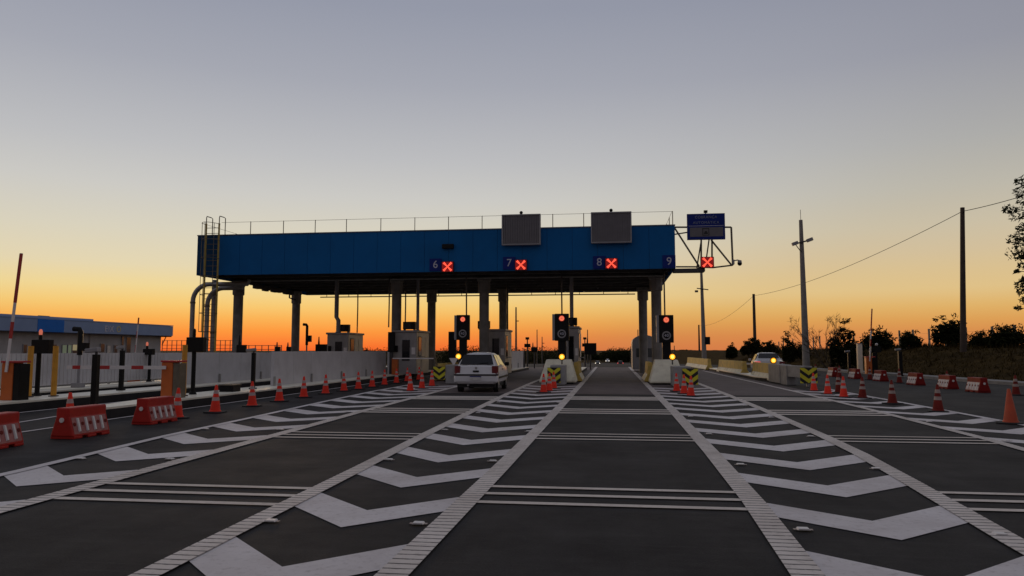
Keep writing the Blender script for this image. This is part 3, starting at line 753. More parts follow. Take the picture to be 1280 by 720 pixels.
# yield triangle near the car
p = dp(567, 452, 35.4)
t = thing('yield_sign', 'small white downward triangle sign beside the white car roof', 'sign', (p.x, 35.4, .95))
MB().cyl((0, .03, 0), (0, .03, p.z - .95), .025, n=8).build('post', STEEL, t)
MB().prism([(-.22, p.z - .95 + .17), (0, p.z - .95 - .21), (.22, p.z - .95 + .17)], 0, .02).build('panel', WHITE_PL, t)

# ------------------------------------------------------------------ concrete barriers
def jersey(x0, y0, x1, y1, label, h=.92, group='cream and yellow concrete barriers'):
    L_ = math.hypot(x1 - x0, y1 - y0); a = math.atan2(y1 - y0, x1 - x0) - math.pi / 2
    t = thing('concrete_barrier', label, 'barrier', (x0, y0, 0), a, group)
    MB().prism([(-.30, .06), (.30, .06), (.30, .12), (.145, .40), (-.145, .40), (-.30, .12)], 0, L_).build('foot', CREAM, t, bevel=.015)
    MB().prism([(-.146, .402), (.146, .402), (.10, h), (-.10, h)], .04, L_ - .04).build('stem', OCHRE, t, bevel=.015)
    for ya_, yb_ in ((-.06, .001), (L_ - .001, L_ + .06)):
        MB().prism([(-.305, .062), (.305, .062), (.305, .125), (.15, .405), (.105, h + .004), (-.105, h + .004), (-.15, .405), (-.305, .125)], ya_, yb_).build('end_face', OCHRE, t)
    MB().bx(-.25, .25, .25, .5, 0, .06).bx(-.25, .25, L_ - .5, L_ - .25, 0, .06).build('feet', KERB_FACE, t)
    return t
jersey(8.22, 39.7, 8.22, 44.9, 'cream barrier with yellow top in front of the silver car')
jersey(8.18, 48.2, 7.86, 56.4, 'cream barrier with yellow top and bright yellow end, middle of its row')
jersey(7.66, 61.2, 7.40, 75.0, 'cream barrier with yellow top farthest up its row by the right lane')
def headwall(x, y, wb, wt, d, h, label):
    t = thing('crash_block', label, 'barrier', (x, y, 0), 0, 'cream island head blocks')
    B = [(-wb / 2, 0), (wb / 2, 0), (wb / 2, d), (-wb / 2, d)]; T = [(-wt / 2, .75), (wt / 2, .75), (wt / 2, d), (-wt / 2, d)]
    m = MB(); m.add([(x_, y_, .08) for x_, y_ in B] + [(x_, y_, .16) for x_, y_ in B] + [(x_, y_, h) for x_, y_ in T],
          [(3, 2, 1, 0), (8, 9, 10, 11)] + [(a_ + k_, b_ + k_, b_ + 4 + k_, a_ + 4 + k_) for k_ in (0, 4) for a_, b_ in ((0, 1), (1, 2), (2, 3), (3, 0))])
    m.build('block', CREAM, t, bevel=.03)
    MB().bx(-wb / 2 + .15, wb / 2 - .15, .1, d - .1, 0, .078).build('feet', KERB_FACE, t)
headwall(2.52, 35.2, 1.62, 1.05, 1.6, 1.16, 'cream sloped concrete head of the island right of the centre lane')
headwall(-2.62, 35.4, 1.75, 1.2, 1.6, 1.16, 'cream sloped concrete head of the island left of the centre lane')
for x, nm in ((1.84, 'right'), (-1.84, 'left')):
    jersey(x, 37.6, x + (.05 if x > 0 else -.05), 41.8, f'short yellow edged barrier behind the island head {nm} of the centre lane', 1.0, 'barriers behind the island heads')
jersey(-8.95, 38.0, -8.95, 43.0, 'short yellow topped barrier beyond the wide grey block by the second booth', .92, 'barriers behind the island heads')
def plate(parent, x0, x1, z0, z1, y):
    """black plate with yellow chevrons pointing down"""
    pl = MB().bx(x0, x1, y - .03, y, z0, z1).build('hazard_plate', BLACK, parent)
    b = MB(); w = x1 - x0; h = z1 - z0; xm = (x0 + x1) / 2; k = .75; th = h * .27
    for i in range(-1, 3):
        zz = z0 + i * h * .5 + h * .02
        for s in (-1, 1):
            P = [(0, zz), (w / 2, zz + k * w / 2), (w / 2, zz + k * w / 2 + th), (0, zz + th)]
            out = []
            def clip(P, f, val, keep):
                R_ = []
                for i_ in range(len(P)):
                    a, c = P[i_], P[(i_ + 1) % len(P)]
                    ia, ic = keep(a[1], val), keep(c[1], val)
                    if ia: R_.append(a)
                    if ia != ic:
                        tt = (val - a[1]) / (c[1] - a[1]); R_.append((a[0] + (c[0] - a[0]) * tt, val))
                return R_
            P = clip(P, None, z0 + .01, lambda a_, v: a_ >= v)
            if len(P) > 2: P = clip(P, None, z1 - .01, lambda a_, v: a_ <= v)
            if len(P) > 2:
                b.add([(xm + s * px_, y - .034, pz) for px_, pz in P], [tuple(range(len(P)))])
    b.build('chevrons', YELLOW, pl)
def block(x0, x1, y0, y1, h, label, px0, px1, pz0=.12, pz1=.82):
    t = thing('barrier_block', label, 'barrier', (0, 0, 0), 0, 'grey blocks with hazard plates')
    MB().bx(x0, x1, y0, y1, .03, h).build('block', CONC_GREY, t, bevel=.025)
    plate(t, px0, px1, pz0, pz1, y0 - .012)
    return t
block(2.6, 3.35, 33.0, 34.7, .90, 'grey block with chevron plate behind three cones right of the centre lane', 2.98, 3.64)
block(-2.85, -2.18, 34.0, 35.3, .92, 'grey block with chevron plate behind three cones left of the centre lane', -2.98, -2.38)
block(-7.85, -6.9, 34.4, 36.0, .92, 'wide grey block partly hidden behind the white car', -8.42, -7.86, .22, .84)
t = thing('barrier_block', 'long grey concrete end block with chevron plate beside the right cones', 'barrier', (0, 0, 0), 0, 'grey blocks with hazard plates')
MB().slab([(7.84, 39.3), (8.42, 39.3), (8.48, 37.1), (7.9, 37.0)], .03, .92).build('block', CONC_GREY, t, bevel=.02)
MB().slab([(7.92, 36.95), (8.4, 37.05), (8.45, 36.1), (8.0, 36.0)], .0, .9).build('leg', CONC_GREY, t, bevel=.02)
MB().slab([(8.02, 35.95), (8.44, 36.05), (8.8, 34.6), (8.36, 34.5)], .38, .9).build('beam', CONC_GREY, t, bevel=.02)
plate(t, 8.22, 8.95, .14, .84, 34.45)
MB().bx(8.5, 8.6, 34.47, 34.55, 0, .9).build('plate_post', STEEL, t)

# ------------------------------------------------------------------ cones
def make_cone(body, band, n_bands, label, group):
    t = thing('traffic_cone', label, 'traffic cone', (0, 0, 0), 0, group)
    MB().slab([(-.2 + (.05 if (a, b) in () else 0), 0) for a, b in ()] or [(.235, .18), (.18, .235), (-.18, .235), (-.235, .18), (-.235, -.18), (-.18, -.235), (.18, -.235), (.235, -.18)], 0, .035).build('base', RUBBER, t, bevel=.008)
    def rad(z): return lerp(.135, .028, (z - .036) / .684)
    MB().lathe([(.15, .036), (.145, .06), (rad(.07), .07), (rad(.70), .70), (.022, .715), (.018, .71)], n=22).build('body', body, t, smooth=True)
    for z0, z1 in ((.31, .40), (.49, .58))[:n_bands]:
        MB().lathe([(rad(z0) + .003, z0), (rad(z1) + .003, z1)], n=22).build('reflective_band', band, t, smooth=True)
    return t
protos = {}
def cone(x, y, kind, label, group, sc=1.0, rz=None):
    if kind not in protos:
        body, band, nb = {'o': (ORANGE, BAND, 2), 'm': (MAROON, REFL_DARK, 2), 'p': (PLAIN_OR, REFL, 0)}[kind]
        t = protos[kind] = make_cone(body, band, nb, label, group)
    else: t = dup(protos[kind], (0, 0, 0), 0, label, group)
    t.location = (x, y, 0.002); t.rotation_euler = (random.uniform(-.02, .02), random.uniform(-.02, .02), random.uniform(0, 1.5) if rz is None else rz); t.scale = (sc, sc, sc)
row = [(-12.3, 13.2), (-11.35, 14.35), (-10.22, 16.43), (-10.16, 18.02), (-10.27, 20.21), (-10.38, 22.2), (-10.44, 24.19), (-10.5, 26.27), (-10.5, 28.16), (-10.42, 29.6), (-10.43, 31.4), (-10.5, 33.4), (-10.5, 35.3), (-10.5, 37.2), (-10.4, 39.2)]
wl = ['behind the cut off red barrier', 'behind the second red barrier', 'touching the far end of the third red barrier']
for i, (x, y) in enumerate(row):
    lab = f'orange cone with pale bands {wl[i]}' if i < 3 else f'orange cone, {ORD[i - 3]} in the long row past the red barriers'
    if i == 14: lab = 'orange cone at the far end of the long left row'
    cone(x, y, 'o', lab, 'orange cones along the left row')
for (x, y), l in zip([(-7.91, 28.5), (-7.94, 30.4), (-8.03, 32.5)], ['front', 'middle', 'rear']): cone(x, y, 'o', f'{l} orange cone of three on the chevrons left of the white car', 'cones on the left chevrons')
for (x, y), l in zip([(-2.62, 28.2), (-2.5, 29.3), (-2.45, 31.0)], ['front', 'middle', 'rear']): cone(x, y, 'o', f'{l} orange cone of three bunched left of the centre lane', 'cones left of the centre lane')
for (x, y), l in zip([(2.69, 26.7), (2.58, 28.0), (2.45, 29.6)], ['front', 'middle', 'rear']): cone(x, y, 'o', f'{l} orange cone of three bunched right of the centre lane', 'cones right of the centre lane')
for (x, y), l in zip([(7.78, 26.7), (7.76, 28.5), (7.84, 30.7)], ['nearest', 'middle', 'farthest']): cone(x, y, 'o', f'{l} bright orange cone beside the long grey end block', 'bright cones on the right chevrons')
for (x, y), l in zip([(8.39, 20.8), (8.29, 23.7), (8.26, 26.3), (8.45, 29.6)], ['nearest', 'second nearest', 'third nearest', 'farthest']): cone(x, y, 'm', f'{l} dull red banded cone on the right chevrons', 'dull red cones on the right chevrons')
for (x, y), l in zip([(14.3, 28.9), (14.4, 34.6), (13.9, 38.7), (13.8, 42.6), (13.1, 45.6), (13.0, 50.4)], ['at the frame edge past the red barriers', 'behind the second red barrier on the far side', 'between two red barriers by the kerb post', 'beside the orange barrier gate', 'beyond the cream cabinet', 'farthest along the right kerb']): cone(x, y, 'm', f'dull red cone {l}', 'dull red cones along the right kerb')
cone(8.62, 17.7, 'p', 'plain orange cone without bands at the lower right chevrons', 'plain cone', 1.06)

# ------------------------------------------------------------------ red plastic barriers
def make_red(label, group, panel=PINK_PL, shell=RED_PL):
    t = thing('plastic_barrier', label, 'road barrier', (0, 0, 0), 0, group)
    Ln, H = .98, .56
    MB().prism([(-.235, .04), (.235, .04), (.13, .40), (.13, H), (-.13, H), (-.13, .40)], 0, Ln).build('shell', shell, t, bevel=.025)
    for i in range(3): MB().bx(-.24, .24, .02 + i * .36, .24 + i * .36, 0, .045).build('foot', shell, t, bevel=.01)
    for s in (-1, 1):
        n = Vector((s * .36, 0, .105)).normalized()
        def on(u, v, o): # u along, v 0..1 up the slope
            x = lerp(.235, .13, v); z = lerp(.04, .40, v); return (s * (x + o * abs(n.x)), u, z + o * n.z)
        P = MB(); P.add([on(.05, .12, .004), on(.93, .12, .004), on(.93, .94, .004), on(.05, .94, .004)], [(0, 1, 2, 3)])
        pn = P.build('side_panel', panel, t)
        for i in range(4):
            u = .16 + i * .2
            a = [on(u, .2, .006), on(u + .055, .2, .006), on(u + .055, .9, .006), on(u, .9, .006)]; c = [on(u + .01, .23, .028), on(u + .045, .23, .028), on(u + .045, .87, .028), on(u + .01, .87, .028)]
            MB().add(a + c, [(4, 5, 6, 7), (0, 1, 5, 4), (1, 2, 6, 5), (2, 3, 7, 6), (3, 0, 4, 7)]).build('rib', WHITE_PL, pn)
        for i in range(5):
            u = .105 + i * .2
            MB().cyl(on(u - .01, .6, .005), on(u - .01, .6, .012), .035, n=10).build('recess', MAROON, pn)
    MB().cyl((0, -.02, .34), (0, 0, .34), .045, n=12).build('plug', WHITE_PL, t); MB().cyl((0, Ln, .34), (0, Ln + .02, .34), .045, n=12).build('plug', WHITE_PL, t)
    return t
red0 = None
reds = [((-9.88, 12.3), -.02, 'red plastic barrier with pale ribs, middle of the three by the left kerb', 'red barriers along the left row'),
        ((-10.05, 10.5), .1, 'red plastic barrier cut off by the left edge of the photo', 'red barriers along the left row'),
        ((-10.1, 14.9), -.02, 'red plastic barrier touching an orange cone, farthest of the left three', 'red barriers along the left row')]
for (y, l) in zip((30.4, 33.0, 36.3, 40.7, 44.0, 47.3), ('nearest', 'second nearest', 'third nearest', 'fourth nearest', 'fifth nearest', 'farthest')):
    reds.append(((13.95 - max(0, y - 40) * .08, y), .05, f'{l} red barrier with whitish ribbed side along the right kerb', 'red barriers along the right kerb'))
red1 = None
for (x, y), a, lab, grp in reds:
    if 'right kerb' in grp:
        t = red1 = make_red(lab, grp, GLOW_PL, RED_SHADE) if red1 is None else red1
        if t['label'] != lab: t = dup(red1, (0, 0, 0), 0, lab, grp)
    elif red0 is None: t = red0 = make_red(lab, grp)
    else: t = dup(red0, (0, 0, 0), 0, lab, grp)
    t.location = (x, y, 0.002); t.rotation_euler = (0, 0, a)

# ------------------------------------------------------------------ road studs
s0 = None
studs = [('left of the centre lane chevrons, outer edge', [(-3.18, 6.69), (-3.25, 10.6), (-3.36, 14.7), (-3.42, 18.75), (-3.5, 22.7)]), ('left chevrons beside the centre lane line', [(-1.79, 6.78), (-1.73, 10.67), (-1.66, 14.64), (-1.64, 18.8), (-1.66, 22.8)]),
         ('right chevrons beside the centre lane line', [(1.66, 7.02), (1.75, 10.82), (1.80, 14.65), (1.84, 18.43), (1.84, 22.4)]), ('right chevrons beside the outer line', [(3.30, 7.06), (3.5, 10.7), (3.62, 14.5), (3.72, 18.43), (3.78, 22.3)]),
         ('far left chevrons, lane side', [(-6.45, 10.23), (-6.65, 14.3), (-6.80, 18.55)]), ('far left chevrons, kerb side', [(-7.78, 10.1), (-8.2, 14.2)]), ('far right chevrons', [(6.86, 14.25), (6.98, 17.8)])]
for where, pts in studs:
    for i, (x, y) in enumerate(pts):
        lab = f'small pale road stud, {ORD[i]} on the {where}'
        if s0 is None:
            s0 = thing('road_stud', lab, 'road stud', (0, 0, 0), 0, 'raised road studs')
            MB().prism([(-.075, .0), (.075, 0), (.06, .022), (-.06, .022)], -.05, .05).build('body', WHITE_PL, s0, bevel=.004)
            MB().bx(-.05, .05, -.054, -.0505, .004, .018).build('reflector', REFL, s0)
            MB().bx(-.11, .11, -.03, .03, 0, .005).build('bed', REFL_DARK, s0)
            t = s0
        else: t = dup(s0, (0, 0, 0), 0, lab, 'raised road studs')
        t.location = (x, y, .012); t.scale = (.75, .75, .75)

# ------------------------------------------------------------------ cars
def loft(sections):
    """sections: (y, zb, zs, zt, wb, ws, wt): bottom, shoulder, top heights and half widths"""
    b = MB(); n = None
    for (y, zb, zs, zt, wb, ws, wt) in sections:
        prof = [(wb * .9, zb), (wb, zb + .06), (ws * 1.0, lerp(zb, zs, .45)), (ws * .995, lerp(zb, zs, .75)), (ws * .95, zs), (lerp(ws * .95, wt, .5), lerp(zs, zt, .5)), (wt, zt - .07 * min(1, (zt - zs) * 4)), (wt * .84, zt - .016 * min(1, (zt - zs) * 4)), (wt * .4, zt + .014)]
        ring = [(x, y, z) for x, z in prof] + [(-x, y, z) for x, z in reversed(prof)]
        n = len(ring); b.v += ring
    k = len(sections)
    b.f += [(i * n + j, i * n + (j + 1) % n, (i + 1) * n + (j + 1) % n, (i + 1) * n + j) for i in range(k - 1) for j in range(n)]
    b.f += [tuple(range(n - 1, -1, -1)), tuple(range((k - 1) * n, k * n))]
    return b
def wheels(t, ys_, tw, r=.285):
    for y in ys_:
        for s in (-1, 1):
            w = MB().cyl((s * (tw - .18), y, r), (s * tw, y, r), r, n=24).build('wheel', RUBBER, t, smooth=True)
            MB().cyl((s * (tw - .02), y, r), (s * (tw + .006), y, r), r * .62, r * .5, n=20).build('rim', RIM, w, smooth=True)
def hatchback(x, y, rz, paint, label, lights=False):
    t = thing('car', label, 'car', (x, y, 0.003), rz)
    sec = [(.0, .34, .55, .62, .74, .80, .70), (.05, .32, .60, .70, .78, .83, .72), (.10, .31, .86, .93, .79, .84, .74), (.22, .31, .90, 1.00, .80, .845, .70), (.50, .31, .92, 1.33, .80, .85, .575), (.66, .31, .92, 1.40, .80, .85, .55),
           (1.1, .31, .93, 1.435, .80, .85, .55), (1.7, .30, .92, 1.44, .80, .85, .56), (2.2, .30, .91, 1.39, .80, .85, .58), (2.85, .30, .90, .99, .80, .84, .70), (3.3, .30, .84, .90, .79, .83, .68), (3.7, .30, .72, .80, .76, .80, .64), (3.86, .32, .6, .66, .68, .72, .58)]
    loft(sec).build('body', paint, t, smooth=True)
    # rear window, side windows, windscreen (slightly proud of the body)
    MB().add([(-.655, .165, 1.01), (.655, .165, 1.01), (.53, .475, 1.37), (-.53, .475, 1.37)], [(0, 1, 2, 3)]).add([(-.66, .235, 1.0), (.66, .235, 1.0), (.545, .53, 1.34), (-.545, .53, 1.34)], [(3, 2, 1, 0)]).build('rear_window', GLASS_DK, t)
    for s in (-1, 1):
        for ya, yb, yc, yd in ((.55, 1.25, 1.22, .72), (1.33, 2.42, 2.12, 1.30)):
            ws = [(s * .79, ya, .97), (s * .79, yb, .96), (s * .60, yc, 1.34), (s * .60, yd, 1.35)]
            MB().add(ws + [(p[0] - s * .03, p[1], p[2]) for p in ws], [(0, 1, 2, 3), (0, 4, 5, 1), (1, 5, 6, 2), (2, 6, 7, 3), (3, 7, 4, 0)]).build('side_window', GLASS_DK, t)
        l = MB().slab([(s * .62, .052), (s * .80, .06), (s * .852, .12), (s * .855, .26), (s * .80, .2), (s * .62, .12)], .66, .96).build('tail_light', E_TAIL if lights == 'tail' else TAIL, t, smooth=True)
        m = MB().bx(min(s * .84, s * 1.02), max(s * .84, s * 1.02), 2.18, 2.32, .93, 1.07).build('mirror', BLK_PLASTIC, t, bevel=.03)
        MB().bx(min(s * .846, s * .868), max(s * .846, s * .868), .35, 3.4, .50, .56).build('door_moulding', BLK_PLASTIC, t)
        MB().bx(min(s * .846, s * .866), max(s * .846, s * .866), 1.42, 1.6, .80, .84).build('door_handle', BLK_PLASTIC, t)
        MB().bx(min(s * .52, s * .72), max(s * .52, s * .72), 3.72, 3.84, .58, .72).build('headlight', E_HEAD if lights == 'head' else REFL, t, bevel=.03)
    MB().add([(-.68, 2.86, 1.0), (.68, 2.86, 1.0), (.56, 2.24, 1.375), (-.56, 2.24, 1.375)], [(0, 1, 2, 3)]).build('windscreen', GLASS_DK, t)
    MB().slab([(-.80, -.05), (.80, -.05), (.86, .06), (.86, .3), (.8, .3), (-.8, .3), (-.86, .3), (-.86, .06)], .36, .62).build('rear_bumper', paint, t, bevel=.07)
    MB().slab([(-.80, -.065), (.80, -.065), (.87, .05), (.865, .2), (-.865, .2), (-.87, .05)], .625, .665).build('bumper_trim', BLK_PLASTIC, t)
    pl = MB().bx(-.22, .22, -.075, -.052, .46, .60).build('licence_plate', REFL, t)
    MB().bx(-.22, .22, -.079, -.076, .565, .60).build('plate_header', BLUEPLATE, pl)
    MB().bx(-.12, .12, .02, .085, .74, .80).build('boot_recess', BLK_PLASTIC, t, bevel=.02)
    MB().cyl((0, .065, .885), (0, .1, .885), .045, n=16).build('badge', RIM, t)
    MB().tube([(-.02, .2, 1.02), (.2, .19, 1.06), (.45, .205, 1.075)], .009, 6).build('rear_wiper', BLK_PLASTIC, t)
    MB().cyl((-.3, -.02, .27), (-.3, .3, .27), .035, n=10).build('exhaust', RIM, t)
    MB().bx(-.72, .72, .2, 3.6, .18, .36).build('underbody', RUBBER, t)
    wheels(t, (.72, 3.12), .80); t.scale = (.985, 1.05, 1.05)
    return t
hatchback(-5.16, 27.75, R(1.6), WHITE_CAR, 'white hatchback driving toward the booths in the left lane')
def sedan(x, y, rz, paint, label):
    t = thing('car', label, 'car', (x, y, 0.003), rz)
    sec = [(.0, .34, .60, .68, .74, .80, .70), (.06, .31, .86, .96, .79, .85, .74), (.5, .3, .92, 1.03, .80, .87, .72), (.8, .3, .93, 1.08, .80, .87, .66), (1.25, .3, .94, 1.38, .80, .87, .58), (1.7, .3, .94, 1.45, .80, .87, .57), (2.3, .3, .93, 1.45, .80, .87, .575), (2.8, .3, .92, 1.36, .80, .87, .58),
           (3.4, .3, .90, 1.0, .80, .86, .7), (4.0, .3, .82, .9, .79, .84, .68), (4.4, .32, .65, .72, .7, .76, .6)]
    loft(sec).build('body', paint, t, smooth=True)
    MB().add([(-.62, .80, 1.125), (.62, .80, 1.125), (.52, 1.21, 1.425), (-.52, 1.21, 1.425)], [(0, 1, 2, 3)]).build('rear_window', GLASS_DK, t)
    for s in (-1, 1):
        for ya, yb, yc, yd in ((1.0, 1.75, 1.72, 1.3), (1.82, 3.05, 2.72, 1.8)):
            ws = [(s * .80, ya, .99), (s * .80, yb, .98), (s * .62, yc, 1.36), (s * .62, yd, 1.36)]
            MB().add(ws + [(p_[0] - s * .03, p_[1], p_[2]) for p_ in ws], [(0, 1, 2, 3), (0, 4, 5, 1), (1, 5, 6, 2), (2, 6, 7, 3), (3, 7, 4, 0)]).build('side_window', GLASS_DK, t)
        MB().slab([(s * .55, .02), (s * .80, .04), (s * .865, .12), (s * .865, .3), (s * .78, .2), (s * .55, .12)], .78, .93).build('tail_light', E_TAIL if s < 0 else TAIL, t, smooth=True)
        MB().bx(min(s * .86, s * 1.03), max(s * .86, s * 1.03), 2.9, 3.04, .93, 1.07).build('mirror', paint, t, bevel=.03)
    MB().slab([(-.80, -.05), (.80, -.05), (.87, .06), (.87, .3), (-.87, .3), (-.87, .06)], .34, .62).build('rear_bumper', paint, t, bevel=.04)
    MB().bx(-.26, .26, -.02, .06, .74, .86).build('licence_plate', REFL, t)
    wheels(t, (.85, 3.5), .82, .31)
    return t
p = dp(964.5, 450, 46.5)
sedan(p.x - .1, 46.5, R(-6), SILVER_CAR, 'silver saloon with one lit tail light behind the cream barriers')
for (px, Y, rz, paint, lt, lab) in ((775.5, 215, 0, DARK_CAR, 'tail', 'small dark car far down the road ahead'), (747.3, 255, math.pi, DARK_CAR, 'head', 'oncoming car with glaring headlights far down the road'), (759.5, 310, math.pi, WHITE_CAR, 'head', 'tiny pale car far down the middle of the road')):
    x = dp(px, 455, Y).x
    c = hatchback(x, Y, rz, paint, lab, lt); c.location.z = road_z(Y)

# ------------------------------------------------------------------ left islands: parapets, gates, posts
def parapet(pts, h0, h1, label, n):
    t = thing('parapet_wall', label, 'wall', (0, 0, 0), 0, 'white parapet walls on the islands')
    (x0, y0), (x1, y1) = pts
    b = MB()
    for i in range(n):
        ya, yb = lerp(y0, y1, i / n) + .008, lerp(y0, y1, (i + 1) / n) - .008
        xa, xb = lerp(x0, x1, i / n), lerp(x0, x1, (i + 1) / n)
        b.add([(xa - .06, ya, h0), (xa + .06, ya, h0), (xb + .06, yb, h0), (xb - .06, yb, h0), (xa - .06, ya, h1), (xa + .06, ya, h1), (xb + .06, yb, h1), (xb - .06, yb, h1)], [(0, 1, 2, 3), (4, 5, 6, 7), (0, 1, 5, 4), (1, 2, 6, 5), (2, 3, 7, 6), (3, 0, 4, 7)])
    b.build('panels', WHITE_WALL, t)
    f = MB()
    m = max(2, n // 2)
    for i in range(m + 1):
        x, y = lerp(x0, x1, i / m), lerp(y0, y1, i / m); f.bx(x + .07, x + .13, y - .04, y + .04, .26, .62)
    f.build('foot_bracket', STEEL, t)
    return t
parapet(((-12.75, 26.6), (-12.75, 40.6)), .27, 1.56, 'white parapet wall on the nearest island behind the cone row', 8)
parapet(((-12.75, 41.2), (-12.75, 43.4)), .27, 1.56, 'short white parapet panel just left of the second booth', 2)
parapet(((-16.45, 25.6), (-16.45, 44)), .27, 1.5, 'white parapet wall on the middle island beside the yellow bollard', 10)
t = thing('parapet_fence', 'long white slatted fence on the far left island', 'fence', (0, 0, 0))
b = MB(); y = 18.5
while y < 60:
    b.bx(-19.9, -19.86, y, y + .16, .36, 1.5); y += .2
b.build('slats', WHITE_WALL, t)
MB().bx(-19.96, -19.91, 18.5, 60, .45, .53).bx(-19.96, -19.91, 18.5, 60, 1.25, 1.33).build('rails', WHITE_WALL, t)
f = MB()
for i in range(15): f.bx(-20.03, -19.965, 18.6 + i * 2.9, 18.68 + i * 2.9, .26, 1.52)
f.build('fence_posts', STEEL, t)

def gate(x, y, zb, label, arm_up, arm_len=3.1, arm_dir=-1, h=.95, tilt=0):
    t = thing('barrier_gate', label, 'barrier gate', (x, y, zb), 0, 'orange barrier gates')
    MB().bx(-.17, .17, -.18, .18, 0, h).build('cabinet', GATE_OR, t, bevel=.02)
    MB().bx(.172, .36, -.16, .2, 0, h - .03).build('motor_box', BLK_PLASTIC if arm_up else STEEL_BR, t, bevel=.01)
    MB().bx(-.19, .38, -.2, .2, h, h + .05).build('lid', ARM_RED, t, bevel=.01)
    n = 7; k = math.tan(R(4.5))
    if arm_up: w = MB().box((.02 + k * arm_len / 2, -.23, h - .25 + arm_len / 2), (.066, .036, arm_len), ry=R(4.5)).build('arm', WHITE_PL, t)
    else: w = MB().bx(*sorted((0, arm_dir * arm_len)), -.248, -.212, h - .197, h - .103).build('arm', WHITE_PL, t)
    for f0, f1 in (((.28, .42), (.58, .995)) if arm_up else ((.22, .34), (.56, .68), (.86, .94))):
        u0, u1 = arm_len * f0, arm_len * f1
        if arm_up: MB().box((.02 + k * (u0 + u1) / 2, -.23, h - .25 + (u0 + u1) / 2), (.072, .042, (u1 - u0)), ry=R(4.5)).build('red_stripe', ARM_RED, w)
        else: MB().bx(*sorted((arm_dir * u0, arm_dir * u1)), -.251, -.209, h - .2, h - .1).build('red_stripe', ARM_RED, w)
    return t
p = gp(212, 497, .27); gate(p.x, p.y, .27, 'orange barrier gate with lowered striped arm on the nearest island', False, 3.05, -1, 1.0)
p = gp(13.5, 500, .27); gate(p.x, p.y, .27, 'orange barrier gate with raised striped arm at the far left', True, 3.2, 1, 1.0)
p = gp(1088, 470, .0); gate(p.x - .1, p.y, .12, 'orange barrier gate with raised pale arm at the right kerb', True, 3.3, 1, 1.05)
def bollard(px, py0, py1, zb, label):
    p = gp(px, py1, zb); q_ = dp(px, py0, p.y)
    t = thing('bollard', label, 'bollard', (p.x, p.y, zb), 0, 'yellow bollards on the islands')
    MB().cyl((0, 0, 0), (0, 0, q_.z - zb), .075, n=14).build('post', POST_YEL, t, smooth=True)
    MB().cyl((0, 0, 0), (0, 0, .03), .13, n=14).build('flange', STEEL_DK, t)
bollard(35.5, 432.5, 496.5, .27, 'tall yellow bollard right beside the raised arm gate')
bollard(66.8, 432.5, 495.5, .27, 'tall yellow bollard right of the black display on its post')
bollard(229, 431, 495, .27, 'tall yellow bollard beside the lowered arm gate')
def island_display(pxp, py_base, zb, px0, px1, py0, py1, pxl, pyl, label, lit):
    p = gp(pxp, py_base, zb); a, c = dp(px0, py1, p.y), dp(px1, py0, p.y); l = dp(pxl, pyl, p.y)
    t = thing('lane_display', label, 'display', (p.x, p.y, zb), 0, 'black lane displays with beacons')
    MB().cyl((0, 0, 0), (0, 0, a.z - zb + .05), .065, n=12).build('post', BLK_PLASTIC, t, smooth=True)
    MB().cyl((0, 0, 0), (0, 0, .1), .12, .08, n=12).build('foot', BLK_PLASTIC, t)
    MB().bx(a.x - p.x, c.x - p.x, -.1, .12, a.z - zb, c.z - zb).build('cabinet', BLK_PLASTIC, t, bevel=.015)
    MB().cyl((l.x - p.x, 0, c.z - zb), (l.x - p.x, 0, l.z - zb - .06), .05, n=10).build('stem', BLK_PLASTIC, t)
    MB().lathe([(.045, 0), (.05, .1), (.035, .15), (.01, .165)], (l.x - p.x, 0, l.z - zb - .06), 12).build('beacon', E_BEACON if lit else BLK_PLASTIC, t, smooth=True)
island_display(46, 495, .27, 41.5, 64, 424.5, 442, 51, 416, 'black display with a lit red beacon on a post at the left', True)
island_display(240.8, 493, .27, 234.5, 256, 421.5, 440, 243, 415, 'black display with unlit beacon on a post below the ladder', False)
p3 = gp(186, 478, .27)
island_display(186, 477, .27, 180, 192, 436, 443.5, 184, 430.5, 'small black display with pale beacon in front of the white building', True)
def sensor_post(px, py0, py1, zb, wpx, label, head=True, hw=.2):
    p = gp(px, py1, zb); q_ = dp(px, py0, p.y)
    t = thing('sensor_post', label, 'post', (p.x, p.y, zb), 0, 'black sensor posts')
    r = wpx / 2 * p.y / F; h = q_.z - zb
    MB().bx(-r, r, -r, r, 0, h).build('post', BLK_PLASTIC, t, bevel=.01)
    MB().bx(-r - .04, r + .04, -r - .04, r + .04, 0, .04).build('base_plate', BLK_PLASTIC, t)
    if head:
        MB().box((-hw * .5, 0, h + .1), (hw * 1.6, .16, .1), ry=R(-6)).build('sensor_head', GREY_PAINT, t, bevel=.015)
        MB().cyl((0, 0, h), (0, 0, h + .08), .03).build('neck', STEEL_DK, t)
sensor_post(117.5, 443, 508, .27, 7.5, 'thick black sensor post at the tip of the nearest island')
sensor_post(151, 438, 488, .27, 5, 'slim black sensor post before the white building', True, .16)
sensor_post(316, 441, 486, .27, 4.5, 'black sensor post just before the white parapet wall')
sensor_post(3.5, 477, 500, .27, 2.5, 'tiny black post beside the raised arm gate', False)
sensor_post(203, 476, 497, .27, 2.0, 'tiny black post beside the lowered arm gate', False)
sensor_post(1062, 441, 466, .12, 3, 'slim black sensor post left of the cream cabinet')
sensor_post(1126, 439, 470, .12, 4, 'slim black sensor post right of the orange gate by the right kerb')
sensor_post(1093, 441, 467, .12, 3.0, 'slim black sensor post behind the orange gate arm')
